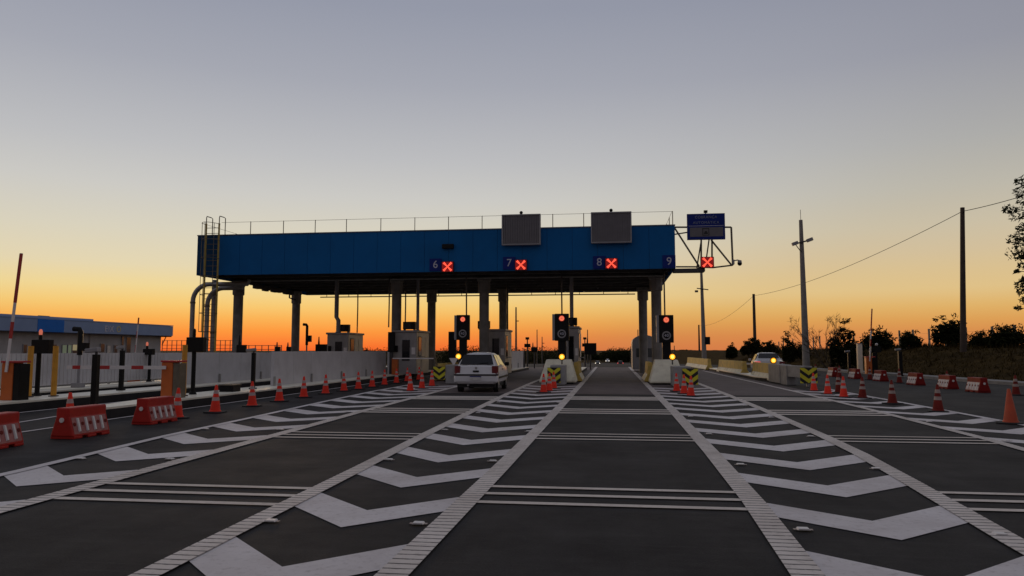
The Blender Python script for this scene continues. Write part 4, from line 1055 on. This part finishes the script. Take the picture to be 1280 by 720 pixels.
# periscope camera masts
def mast(px, py0, py1, X, zb, label, arm=-1, w=.09):
    q_ = xp(px, py0, X); Y = q_.y
    t = thing('camera_mast', label, 'camera mast', (X, Y, zb), 0, 'bent camera masts')
    h = q_.z - zb
    MB().cyl((0, 0, 0), (0, 0, h * .55), w * .55, n=10).build('pole', GREY_PAINT, t, smooth=True)
    MB().tube([(0, 0, h * .55), (0, 0, h - .1), (arm * .05, 0, h - .02), (arm * .28, 0, h)], w, 10).build('head', BLK_PLASTIC, t, smooth=True)
    MB().bx(-.18, .18, -.14, .14, 0, .16).build('base_box', GREY_PAINT, t, bevel=.01)
    MB().bx(.06, .3, -.1, .1, h * .62, h * .76).build('junction_box', BLK_PLASTIC, t)
mast(101, 411, 480, -19.1, .27, 'bent black camera mast in front of the white building')
mast(384, 405.5, 445, -20.0, .27, 'bent black camera mast against the orange sky left of the first booth')
def skyline_signal(px, py, X, label, w=.5, h=.55, ant=.5, red=False):
    q_ = xp(px, py, X)
    t = thing('lane_display', label, 'display', (X, q_.y, .0), 0, 'dark signals seen over the parapet')
    z = q_.z
    MB().cyl((0, 0, 0), (0, 0, z - h / 2), .06, n=10).build('post', STEEL_DK, t)
    MB().bx(-w / 2, w / 2, -.1, .1, z - h / 2, z + h / 2).build('cabinet', BLK_PLASTIC, t, bevel=.02)
    MB().cyl((-w * .25, 0, z + h / 2), (-w * .25, 0, z + h / 2 + ant), .07, .03, n=8).build('beacon', BLK_PLASTIC if not red else TAIL, t)
skyline_signal(302, 437, -19.4, 'dark signal silhouette right of the first column', .5, .5)
skyline_signal(402, 435, -19.2, 'dark signal silhouette left of the first toll booth', .8, .5)
skyline_signal(347.5, 437, -22, 'small dark signal with red glow over the parapet, left one', .3, .4, .3, True)
skyline_signal(361, 437, -22.4, 'small dark signal with red glow over the parapet, right one', .3, .4, .3, True)
# junction box
p = gp(285, 490, .27)
t = thing('junction_box', 'low black box lying on the nearest island kerb', 'box', (p.x - .1, p.y + .3, .27))
MB().bx(-.24, .24, -.25, .25, 0, .2).build('casing', BLK_PLASTIC, t, bevel=.02); MB().bx(-.26, .26, -.27, .27, .202, .24).build('lid', STEEL_BR, t, bevel=.01)
# second upright arm far left
p = xp(168.5, 445, -23.0); q_ = xp(170.3, 397, -23.0)
t = thing('barrier_gate', 'thin raised red and white arm before the white building', 'barrier gate', (-23.0, p.y, 0))
hh = q_.z - 1.2
MB().bx(-.2, .2, -.2, .2, 0, 1.2).build('cabinet', GATE_OR, t, bevel=.02)
w_ = MB().tube([(0, 0, 1.0), (.12, 0, q_.z)], .03, 6).build('arm', WHITE_PL, t)
for i in (1, 3, 5): MB().tube([(.02 * i, 0, 1.2 + hh * i / 6), (.02 * (i + 1), 0, 1.2 + hh * (i + 1) / 6)], .033, 6).build('red_stripe', ARM_RED, w_)

# ------------------------------------------------------------------ white building on the left
BX = -47.0
A = xp(216, 419.5, BX); y1 = A.y; y0 = 38.0
top = xp(216, 408, BX).z; bot = xp(216, 420, BX).z
bl = thing('toll_office', 'long low white office building with grey and blue fascia at the left', 'building', (0, 0, 0))
yw = xp(201, 430, BX - .9).y
MB().bx(BX - 14, BX - .9, y0, yw, 0, bot).build('wall', WALL_L, bl)
yb0, yb1 = xp(47, 405, BX).y, xp(80, 405, BX).y
MB().bx(BX - 14, BX, y0, yb0, bot + .002, top).bx(BX - 14, BX, yb1, y1, bot + .002, top).build('fascia', FASCIA_G, bl)
MB().bx(BX - 14, BX + .03, yb0 + .003, yb1 - .003, bot + .002, top + .02).build('blue_fascia', FASCIA_B, bl)
MB().bx(BX - 14, BX + .02, y0, y1 + .02, top + .022, top + .1).bx(BX - 12, BX - .6, y0, xp(124, 405, BX).y, top + .1, top + .3).build('roof_edge', FASCIA_G, bl)
MB().bx(BX - 13, BX, yw + .4, y1 - .2, bot - .12, bot).cyl((BX - .4, y1 - .6, bot - .1), (BX - .7, yw - .1, bot - 1.0), .05, n=6).build('eave_bracket', STEEL_DK, bl)
def bwin(px0, px1, py0, py1, glass, nm='window'):
    a, c = xp(px0, py1, BX - .9), xp(px1, py0, BX - .9)
    f = MB().bx(BX - .898, BX - .84, a.y - .06, c.y + .06, a.z - .06, c.z + .06).build(nm, GREY_PAINT, bl)
    MB().bx(BX - .839, BX - .83, a.y, c.y, a.z, c.z).build('pane', glass, f)
bwin(28, 33, 431, 446, WINDOW); bwin(56, 70, 431, 446, WINDOW); bwin(77, 82.5, 431.5, 446, E_WIN_G); bwin(84, 88.5, 431.5, 446, E_WIN_G); bwin(90, 99, 431, 438, E_WIN); bwin(90, 99, 439, 446, WINDOW)
bwin(110.5, 112, 418, 446, WINDOW, 'door'); bwin(125, 130, 430, 440, WINDOW); bwin(133, 137.5, 432, 448, REFL, 'door'); bwin(142, 146, 432, 442, WINDOW); bwin(151, 154, 421, 447, WINDOW, 'door'); bwin(157, 163, 422, 446, WINDOW)
pa, pb = xp(128, 412, BX), xp(151, 412, BX)
lettering('EIX', .8, LETTER, bl, (BX + .012, lerp(pa.y, pb.y, .36), xp(135, 411.3, BX).z), (R(90), 0, R(90)), depth=.01)
lettering('O', .8, LETTER_Y, bl, (BX + .012, lerp(pa.y, pb.y, .88), xp(147, 412, BX).z), (R(90), 0, R(90)), depth=.01)
# roof frame
pa = xp(47.5, 399, BX - 2); pb = xp(61.5, 399, BX - 2)
t = thing('roof_rack', 'thin metal frame standing on the office roof', 'roof frame', (0, 0, 0))
z0_, z1_ = top + .02, xp(54, 395, BX - 2).z
MB().tube([(BX - 2, pa.y, z0_), (BX - 2, pa.y, z1_), (BX - 2, pb.y, z1_), (BX - 2, pb.y, z0_)], .035, 6).cyl((BX - 2, (pa.y + pb.y) / 2, z0_), (BX - 2, (pa.y + pb.y) / 2, z1_), .035, n=6).build('frame', STEEL_DK, t)
# railings far behind the parapet
def railing(pts, h, n, label):
    t = thing('metal_railing', label, 'railing', (0, 0, 0), 0, 'thin railings against the sunset')
    b = MB(); (x0, y0_), (x1, y1_) = pts
    for i in range(n + 1):
        x, y = lerp(x0, x1, i / n), lerp(y0_, y1_, i / n); b.cyl((x, y, 0), (x, y, h), .05, n=6)
    b.build('posts', STEEL_BR, t)
    b = MB()
    for z in (h - .05, h * .62, h * .78): b.cyl((x0, y0_, z), (x1, y1_, z), .03, n=6)
    b.build('rails', STEEL_BR, t)
a, c = dp(203, 430, 92), dp(300, 430, 92); railing(((a.x, 92), (c.x, 92)), 2.95, 16, 'thin metal railing against the sunset beside the office building')
a, c = dp(303, 432, 80), dp(352, 432, 80); railing(((a.x, 80), (c.x, 80)), 2.2, 6, 'thin metal railing seen between the first two columns')

# parapets beyond the booths, far kerbs, small posts
parapet(((-7.5, 46.5), (-7.5, 62)), .2, 1.55, 'grey parapet panels beyond the white car', 8)
t = thing('pipe_barrier', 'orange crossbar gate at the doorway of the second booth', 'barrier gate', (dp(494, 460, 39.8).x, 39.8, .27))
MB().bx(-.16, .16, -.15, .15, 0, .9).build('cabinet', GATE_OR, t, bevel=.02); MB().bx(-.1, 2.2, -.19, -.155, .86, .92).build('arm', WHITE_PL, t)
def lamp_post(px, py0, Y, label, zb=None, r=.07, head=0, grp='thin posts beyond the toll plaza'):
    q_ = dp(px, py0, Y); zb = road_z(Y) if zb is None else zb
    t = thing('lamp_post', label, 'post', (q_.x, Y, zb), 0, grp)
    h = q_.z - zb
    MB().cyl((0, 0, 0), (0, 0, h), r, r * .6, n=8).build('pole', STEEL_DK, t)
    if head == 1: MB().bx(-.25, .25, -.1, .1, h - .75, h - .45).bx(-.15, .15, -.1, .1, h - .1, h + .1).build('head', BLK_PLASTIC, t)
    if head == 2: MB().bx(0, .35, -.06, .06, h * .75, h * .75 + .1).build('bracket', STEEL_DK, t)
    return t
lamp_post(645, 384, 90, 'tall thin post right of the booth beyond the white car', r=.14, head=2)
lamp_post(659.2, 423, 62, 'short thin post with a boxy head beyond the left lane', r=.08, head=1)
lamp_post(655.2, 437, 60, 'short dark post beside the boxy headed post beyond the left lane', r=.09)
lamp_post(671.3, 412, 110, 'tall thin post beyond the left lane, midway to the signal', r=.1)
lamp_post(677.6, 421, 110, 'thin post close to the left lane signal', r=.1, head=2)
lamp_post(734.4, 412, 110, 'tall thin post left of the centre lane horizon', r=.1)
lamp_post(731, 423, 68, 'short post with a boxy head left of the centre lane', r=.08, head=1)
lamp_post(797.3, 412, 110, 'tall thin post above the arched kiosk', r=.1)
lamp_post(792.3, 426, 110, 'thin post left of the arched kiosk', r=.09)
lamp_post(788.3, 433, 110, 'shortest thin post right of the centre lane horizon', r=.09)
lamp_post(842.8, 432, 110, 'thin far post just right of the right traffic signal', r=.09, zb=-.5)
skyline_signal(738, 436, dp(738, 436, 62).x, 'dark box signal beside the posts left of the centre lane', 1.0, .95, .4)
skyline_signal(668, 437, dp(668, 437, 66).x, 'dark box signal beyond the left lane', .55, .45, .4)
for (px, Y, lab) in ((652, 50, 'red and white board far up the left lane'),):
    pass
t = thing('plastic_barrier', 'small red barrier far up the lane behind the left chevron block', 'road barrier', (dp(681.5, 455, 52).x, 52, .002), 0)
for c_ in kids(red0):
    n_ = c_.copy(); COL.objects.link(n_); n_.parent = t
    for g_ in kids(c_):
        m_ = g_.copy(); COL.objects.link(m_); m_.parent = n_

# ------------------------------------------------------------------ right side: poles, wires, fence, cabinet
p = dp(1008, 460, 66); tp = dp(1000.9, 275, 66)
t = thing('floodlight_mast', 'tall pale concrete mast with a small crossarm of floodlights at the right kerb', 'light mast', (p.x, 66, 0))
h = tp.z
MB().cyl((0, 0, 0), (tp.x - p.x, 0, h), .31, .15, n=14).build('pole', POLE_C, t, smooth=True)
zc = dp(1001.5, 303, 66).z; xo = (tp.x - p.x) * .88
MB().box((xo, -.2, zc), (1.5, .12, .12), ry=R(-14)).build('crossarm', STEEL_DK, t)
for dx in (-.62, .6): MB().box((xo + dx, -.32, zc + dx * .24 + .02), (.5, .35, .28), ry=R(-20)).build('floodlight', GREY_PAINT, t, bevel=.03)
MB().tube([(xo - .6, -.15, zc - .1), (xo - .2, -.15, zc - .7), (xo, -.15, zc - .9)], .035, 6).build('brace', STEEL_DK, t)
MB().cyl((tp.x - p.x, 0, h), (tp.x - p.x, 0, h + .9), .02, n=6).build('lightning_rod', STEEL_DK, t)
p = dp(880.5, 447, 100); tp = dp(876.5, 337, 100)
t = thing('floodlight_mast', 'far slender mast with lamp head and side box under the canopy bracket', 'light mast', (p.x, 100, road_z(100)))
h = tp.z - road_z(100)
MB().cyl((0, 0, 0), (tp.x - p.x, 0, h), .33, .16, n=12).build('pole', POLE_C, t, smooth=True)
MB().box((tp.x - p.x - .1, -.2, h + .1), (1.0, .5, .35), ry=R(-10)).build('lamp_head', STEEL_DK, t, bevel=.05)
MB().box((tp.x - p.x + .1, -.2, h - 2.6), (1.5, .15, .12), ry=R(8)).box((tp.x - p.x - .7, -.2, h - 2.9), (.4, .4, .25)).build('crossarm', STEEL_DK, t)
MB().bx(.1, .75, -.3, .3, 2.6, 3.6).build('side_box', BLK_PLASTIC, t)
def pole(px, py0, Y, zb, r, label, m, pxb=None):
    q_ = dp(px, py0, Y); lean = 0 if pxb is None else dp(pxb, 438, Y).x - q_.x
    t = thing('utility_pole', label, 'utility pole', (q_.x, Y, zb), 0, 'wooden utility poles')
    MB().cyl((lean, 0, -.3), (0, 0, q_.z - zb), r, r * .7, n=12).build('pole', m, t, smooth=True)
    MB().cyl((0, -.2, q_.z - zb - .35), (0, .2, q_.z - zb - .35), .05, n=8).build('insulator', BLK_PLASTIC, t)
    return Vector((q_.x, Y, q_.z))
wB = pole(1203, 259.5, 52, 1.8, .19, 'nearest dark utility pole on the grass bank', POLE_DK, 1204)
wC = pole(942, 367.5, 112, .6, .26, 'dark utility pole further off behind the silver car', POLE_DK)
wD = pole(873.5, 406, 190, 0, .25, 'farthest short utility pole beside the slender mast', POLE_DK)
def wire(a, c, sag, r):
    pts = [a.lerp(c, i / 24) - Vector((0, 0, sag * 4 * (i / 24) * (1 - i / 24))) for i in range(25)]
    return pts
wE = dp(1330, 228, 44)
pw_ = [Vector(v) for v in wire(wE, wB - Vector((0, 0, .25)), .12, 0)] + wire(wB - Vector((0, 0, .25)), wC - Vector((0, 0, .25)), .9, 0)[1:] + wire(wC - Vector((0, 0, .25)), wD - Vector((0, 0, .2)), 1.3, 0)[1:]
tag(MB().tube(pw_, .022, 5).build('power_line', BLK_PLASTIC), 'thin sagging cable strung between the dark utility poles', 'cable')
# fence posts on the bank
fp0 = None
fposts = [(1268, 406), (1240, 408), (1207, 409), (1182, 411), (1161, 411), (1141, 412), (1124, 413), (1108, 415), (1088, 417), (1067, 419), (1055, 421), (1041, 422), (1024.5, 420), (1016.5, 421), (1009, 424), (991, 424), (979, 425), (973.5, 427), (967, 429)]
fw = []
for i, (px, py) in enumerate(fposts):
    X = 27.0 - i * .12
    q_ = xp(px, py, X); gz = ground_z(X, q_.y)
    lab = f'weathered fence post, {ORD[i] if i < 14 else ["fifth from last", "fourth from last", "third from last", "second to last", "very last"][i - 14]} along the wire fence on the bank'
    b = MB().bx(-.07, .07, -.07, .07, -.2, max(1.3, q_.z - gz))
    o = b.build('fence_post', WOOD, bevel=.015); o.location = (X, q_.y, gz)
    tag(o, lab, 'fence post', 'fence posts along the bank')
    fw.append(Vector((X - .08, q_.y, gz + 1.2)))
b = MB()
for dz in (0, -.4, -.8): b.tube([v + Vector((0, 0, dz)) for v in fw], .008, 4)
tag(b.build('fence_wire', STEEL_BR), 'thin fence wires stapled to the weathered posts on the bank', 'wire fence')
# cabinet
p = gp(1075.5, 466, .12); q_ = dp(1075, 430, p.y)
t = thing('control_cabinet', 'tall narrow cream cabinet at the right kerb', 'cabinet', (p.x, p.y, .12), R(-12))
MB().bx(-.14, .14, -.35, .45, 0, q_.z - .12).build('casing', CABINET, t, bevel=.02); MB().bx(-.16, .16, -.37, .47, q_.z - .12, q_.z - .07).build('lid', GREY_PAINT, t)
MB().bx(-.155, -.1405, -.25, .35, .1, q_.z - .3).build('door', CABINET, t)
p = gp(1093, 467, .12); a, c = dp(1087, 440.5, p.y), dp(1097, 433, p.y)
t = thing('lane_display', 'dark display with a pale lamp beside the raised arm at the right kerb', 'display', (p.x + .15, p.y, .12))
MB().bx(-.06, .06, -.05, .05, 0, a.z).build('post', BLK_PLASTIC, t); MB().bx(-.3, .3, -.08, .1, a.z - .12, c.z - .12).build('cabinet', BLK_PLASTIC, t); MB().ball((.05, 0, c.z), .09).build('lamp', REFL, t)

# ------------------------------------------------------------------ vegetation
def leafball(mb, c, rx, ry, rz, n, s, hollow=.45):
    for _ in range(n):
        while True:
            v = Vector((random.uniform(-1, 1), random.uniform(-1, 1), random.uniform(-1, 1)))
            if hollow < v.length < 1: break
        p = Vector(c) + Vector((v.x * rx, v.y * ry, v.z * rz))
        a = Vector((random.gauss(0, 1), random.gauss(0, 1), random.gauss(0, 1))).normalized(); b_ = a.orthogonal().normalized()
        l = s * random.uniform(.6, 1.4); w = l * .45
        mb.add([p - a * l / 2, p + b_ * w / 2, p + a * l / 2, p - b_ * w / 2], [(0, 1, 2, 3)])
def branch(mb, p, d, L_, r, depth, tips, spread=.5, taper=.62):
    mid = p + d * L_ * .5 + Vector((random.gauss(0, .05), random.gauss(0, .05), 0)) * L_
    e = p + d * L_ + Vector((random.gauss(0, .06), random.gauss(0, .06), random.gauss(0, .04))) * L_
    mb.tube([p, mid, e], [r, r * .85, r * .7], 6)
    if depth == 0: tips.append(e); return
    for _ in range(random.choice((2, 3))):
        nd = (d + Vector((random.gauss(0, spread), random.gauss(0, spread), random.gauss(.1, spread * .6)))).normalized()
        branch(mb, lerp(mid, e, random.uniform(.3, 1)), nd, L_ * random.uniform(.55, .85), r * taper, depth - 1, tips, spread, taper)
def bush(px0, px1, pytop, Y, label, name='bush', leaf=.28, dens=1.0, m=LEAF_DK, grp='bushes on the bank', lobes=7):
    a, c = dp(px0, pytop, Y), dp(px1, pytop, Y); cx = (a.x + c.x) / 2; w = (c.x - a.x) / 2; gz = ground_z(cx, Y) - .1; H = a.z - gz
    t = thing(name, label, 'bush' if name == 'bush' else 'tree', (cx, Y, gz), 0, grp)
    tips = []; b = MB()
    for i in range(5): branch(b, Vector((random.uniform(-.2, .2) * w, 0, 0)), Vector((random.uniform(-.6, .6), random.uniform(-.5, .5), 1)).normalized(), H * .35, .06, 1, tips, .4)
    b.build('stems' if name == 'bush' else 'trunk', BARK, t)
    f = MB()
    for i in range(lobes):
        u = (i + .5) / lobes * 2 - 1; hh = H * (1 - .45 * u * u) * random.uniform(.72, 1.0)
        lx = w * .42 * random.uniform(.7, 1.2)
        leafball(f, (u * w * .8, random.uniform(-.4, .4) * w, hh * .58), lx, lx, hh * .46, int(150 * dens), leaf)
    for tp_ in tips: leafball(f, tp_, .35, .35, .3, 25, leaf * .8, 0)
    for _ in range(int(40 * dens)):
        leafball(f, (random.uniform(-1, 1) * w, random.uniform(-.5, .5) * w, H * random.uniform(.1, .55)), w * .12, w * .12, H * .14, 12, leaf, 0)
    for _ in range(22):
        u = random.uniform(-1, 1); hh = H * (1 - .45 * u * u)
        leafball(f, (u * w, random.uniform(-.5, .5) * w, hh * random.uniform(.55, 1.08)), .3, .3, .22, 16, leaf * .8, 0)
    f.build('foliage', m, t)
    return t
bush(1036, 1075, 405, 62, 'dark leafy bush under the bare tree on the bank', leaf=.34, lobes=6)
bush(1078, 1117, 410, 66, 'rounded dark bush behind the raised arm on the bank', leaf=.3, lobes=6)
bush(1126, 1150, 414, 62, 'small dark bush between fence posts on the bank', leaf=.26, lobes=4)
bush(1166, 1204, 394, 60, 'tall dark bush just left of the nearest utility pole', leaf=.34, lobes=6)
bush(1212, 1240, 416, 56, 'low dark bush right of the nearest utility pole', leaf=.25, lobes=5)
bush(1234, 1282, 404, 54, 'broad ragged bush by the frame edge on the bank', leaf=.28, lobes=8)
bush(977, 994, 418, 80, 'narrow upright bush left of the concrete mast', leaf=.3, lobes=3)
bush(996, 1012, 428, 80, 'low bush behind the concrete mast', leaf=.3, lobes=3)
bush(926, 956, 424, 110, 'low spreading bush around the farther utility pole', leaf=.45, lobes=6)
bush(955, 972, 428, 100, 'small bush above the silver car roof', leaf=.4, lobes=4)
bush(908, 921, 431, 120, 'small round bush left of the farther utility pole', leaf=.45, lobes=3)
# bare tree
p = dp(1037, 436, 62); gz = ground_z(p.x, 62)
t = thing('bare_tree', 'leafless tree with thin twigs leaning above the dark bush', 'tree', (p.x, 62, gz - .1))
b = MB(); tips = []
H = (dp(1040, 380, 62).z - gz) * .62
for dx, L_ in ((-.75, .60), (-.5, .5), (-.1, .55), (.1, .5), (.32, .5), (-.95, .42)):
    branch(b, Vector((random.uniform(-.15, .15), 0, 0)), Vector((dx * .8, random.uniform(-.3, .3), 1)).normalized(), H * L_, .05, 3, tips, .30, .55)
tag_twigs = b
for tp_ in tips:
    for _ in range(3):
        d = Vector((random.gauss(0, .5), random.gauss(0, .5), random.uniform(.2, 1))).normalized()
        tag_twigs.cyl(tp_, tp_ + d * random.uniform(.2, .5), .014, .006, n=4, cap=False)
b.build('branches', BARK, t)
# tree reaching in from the right edge
p = dp(1392, 400, 30); gz = ground_z(p.x, 30)
t = thing('leafy_tree', 'leafy tree whose branches reach in from the right frame edge', 'tree', (p.x, 30, gz - .1))
b = MB(); tips = []
b.tube([(0, 0, 0), (.1, 0, 1.5), (0, 0, 3.0)], [.2, .17, .13], 10)
for dx, dy, L_ in ((-.9, 0, 1.5), (.8, .2, 1.5), (-.4, .7, 1.8), (.3, -.6, 1.8), (0, .1, 2.2), (-.7, -.3, 1.7)):
    branch(b, Vector((0, 0, random.uniform(2.0, 3.0))), Vector((dx, dy, .9)).normalized(), L_, .08, 2, tips, .45)
b.build('trunk', BARK, t)
f = MB()
for tp_ in tips: leafball(f, tp_, .42, .42, .36, 60, .17, 0)
for px, py, rr_ in ((1278, 228, .3), (1276, 240, .28), (1262, 262, .26), (1274, 268, .35), (1279, 285, .25), (1268, 299, .26), (1277, 302, .3), (1276, 318, .28), (1279, 332, .2), (1271, 339, .1), (1277, 357, .25), (1279, 366, .22), (1273, 385, .12), (1281, 350, .2), (1284, 250, .4), (1284, 290, .4), (1285, 320, .4), (1286, 375, .3)):
    q_ = dp(px, py, 30) - Vector((p.x, 30, gz - .1))
    leafball(f, q_, rr_, rr_, rr_ * .8, int(90 * rr_ / .3), .16, 0)
    b2 = MB()
for i in range(9):
    leafball(f, (random.uniform(-1.6, 1.6), random.uniform(-1.6, 1.6), random.uniform(2.2, 7.0)), .9, .9, .8, 160, .18, .2)
f.build('crown', LEAF, t)
bl_ = MB()
for px, py in ((1262, 262), (1268, 299), (1271, 339), (1277, 357), (1273, 385), (1276, 240)):
    q_ = dp(px, py, 30) - Vector((p.x, 30, gz - .1))
    bl_.tube([q_, q_ * .5 + Vector((-.2, 0, q_.z * .5 - .1)), Vector((-.4, 0, q_.z - .4))], [.012, .025, .05], 5)
bl_.build('branches', BARK, t)

# distant tree masses
def mass(name, spans, leaf, label, cat):
    f = MB()
    for px0, px1, Y, py_lo, py_hi, n in spans:
        for i in range(n):
            px = lerp(px0, px1, (i + random.random()) / n); py = random.uniform(py_lo, py_hi)
            tpz = dp(px, py, Y); gz = ground_z(tpz.x, Y) - .5; H = tpz.z - gz
            w = max(1.2, H * random.uniform(.35, .7))
            leafball(f, (tpz.x, Y + random.uniform(-8, 8), gz + H * .5), w, w, H * .5, 260, leaf * Y / 250, 0)
    tag(f.build(name, LEAF_DK), label, cat, kind='stuff')
mass('distant_trees', [(428, 484, 150, 431.5, 439, 24), (545, 604, 150, 430.5, 439, 24), (632, 704, 170, 432, 440, 28)], .5, 'dark treeline on the horizon behind the toll booths', 'trees')
mass('distant_hill_trees', [(757, 766, 330, 435, 439, 4), (765, 802, 330, 432.5, 438, 24), (800, 832, 330, 433, 439, 22), (830, 870, 330, 437, 442, 20), (700, 765, 400, 440, 444, 26), (860, 930, 330, 440, 443, 36)], .5, 'dark wooded rise on the horizon at the end of the road', 'trees')
# tufts of grass over the bank
f = MB()
for _ in range(15000):
    y = random.uniform(24, 110) if random.random() < .75 else random.uniform(24, 60)
    k = poly_at(KERB, y) + 1.0; x = k + random.random() ** .8 * 13
    z = ground_z(x, y); h = random.uniform(.08, .3) * (1.6 if x - k > 7 else 1)
    a = random.uniform(0, 3.14); w = random.uniform(.02, .05); lx, ly_ = random.gauss(0, .1), random.gauss(0, .1)
    f.add([(x - w * math.cos(a), y - w * math.sin(a), z - .02), (x + w * math.cos(a), y + w * math.sin(a), z - .02), (x + lx, y + ly_, z + h)], [(0, 1, 2)])
tag(f.build('bank_grass', BLADE), 'dry grass growing over the roadside bank', 'grass', kind='stuff')
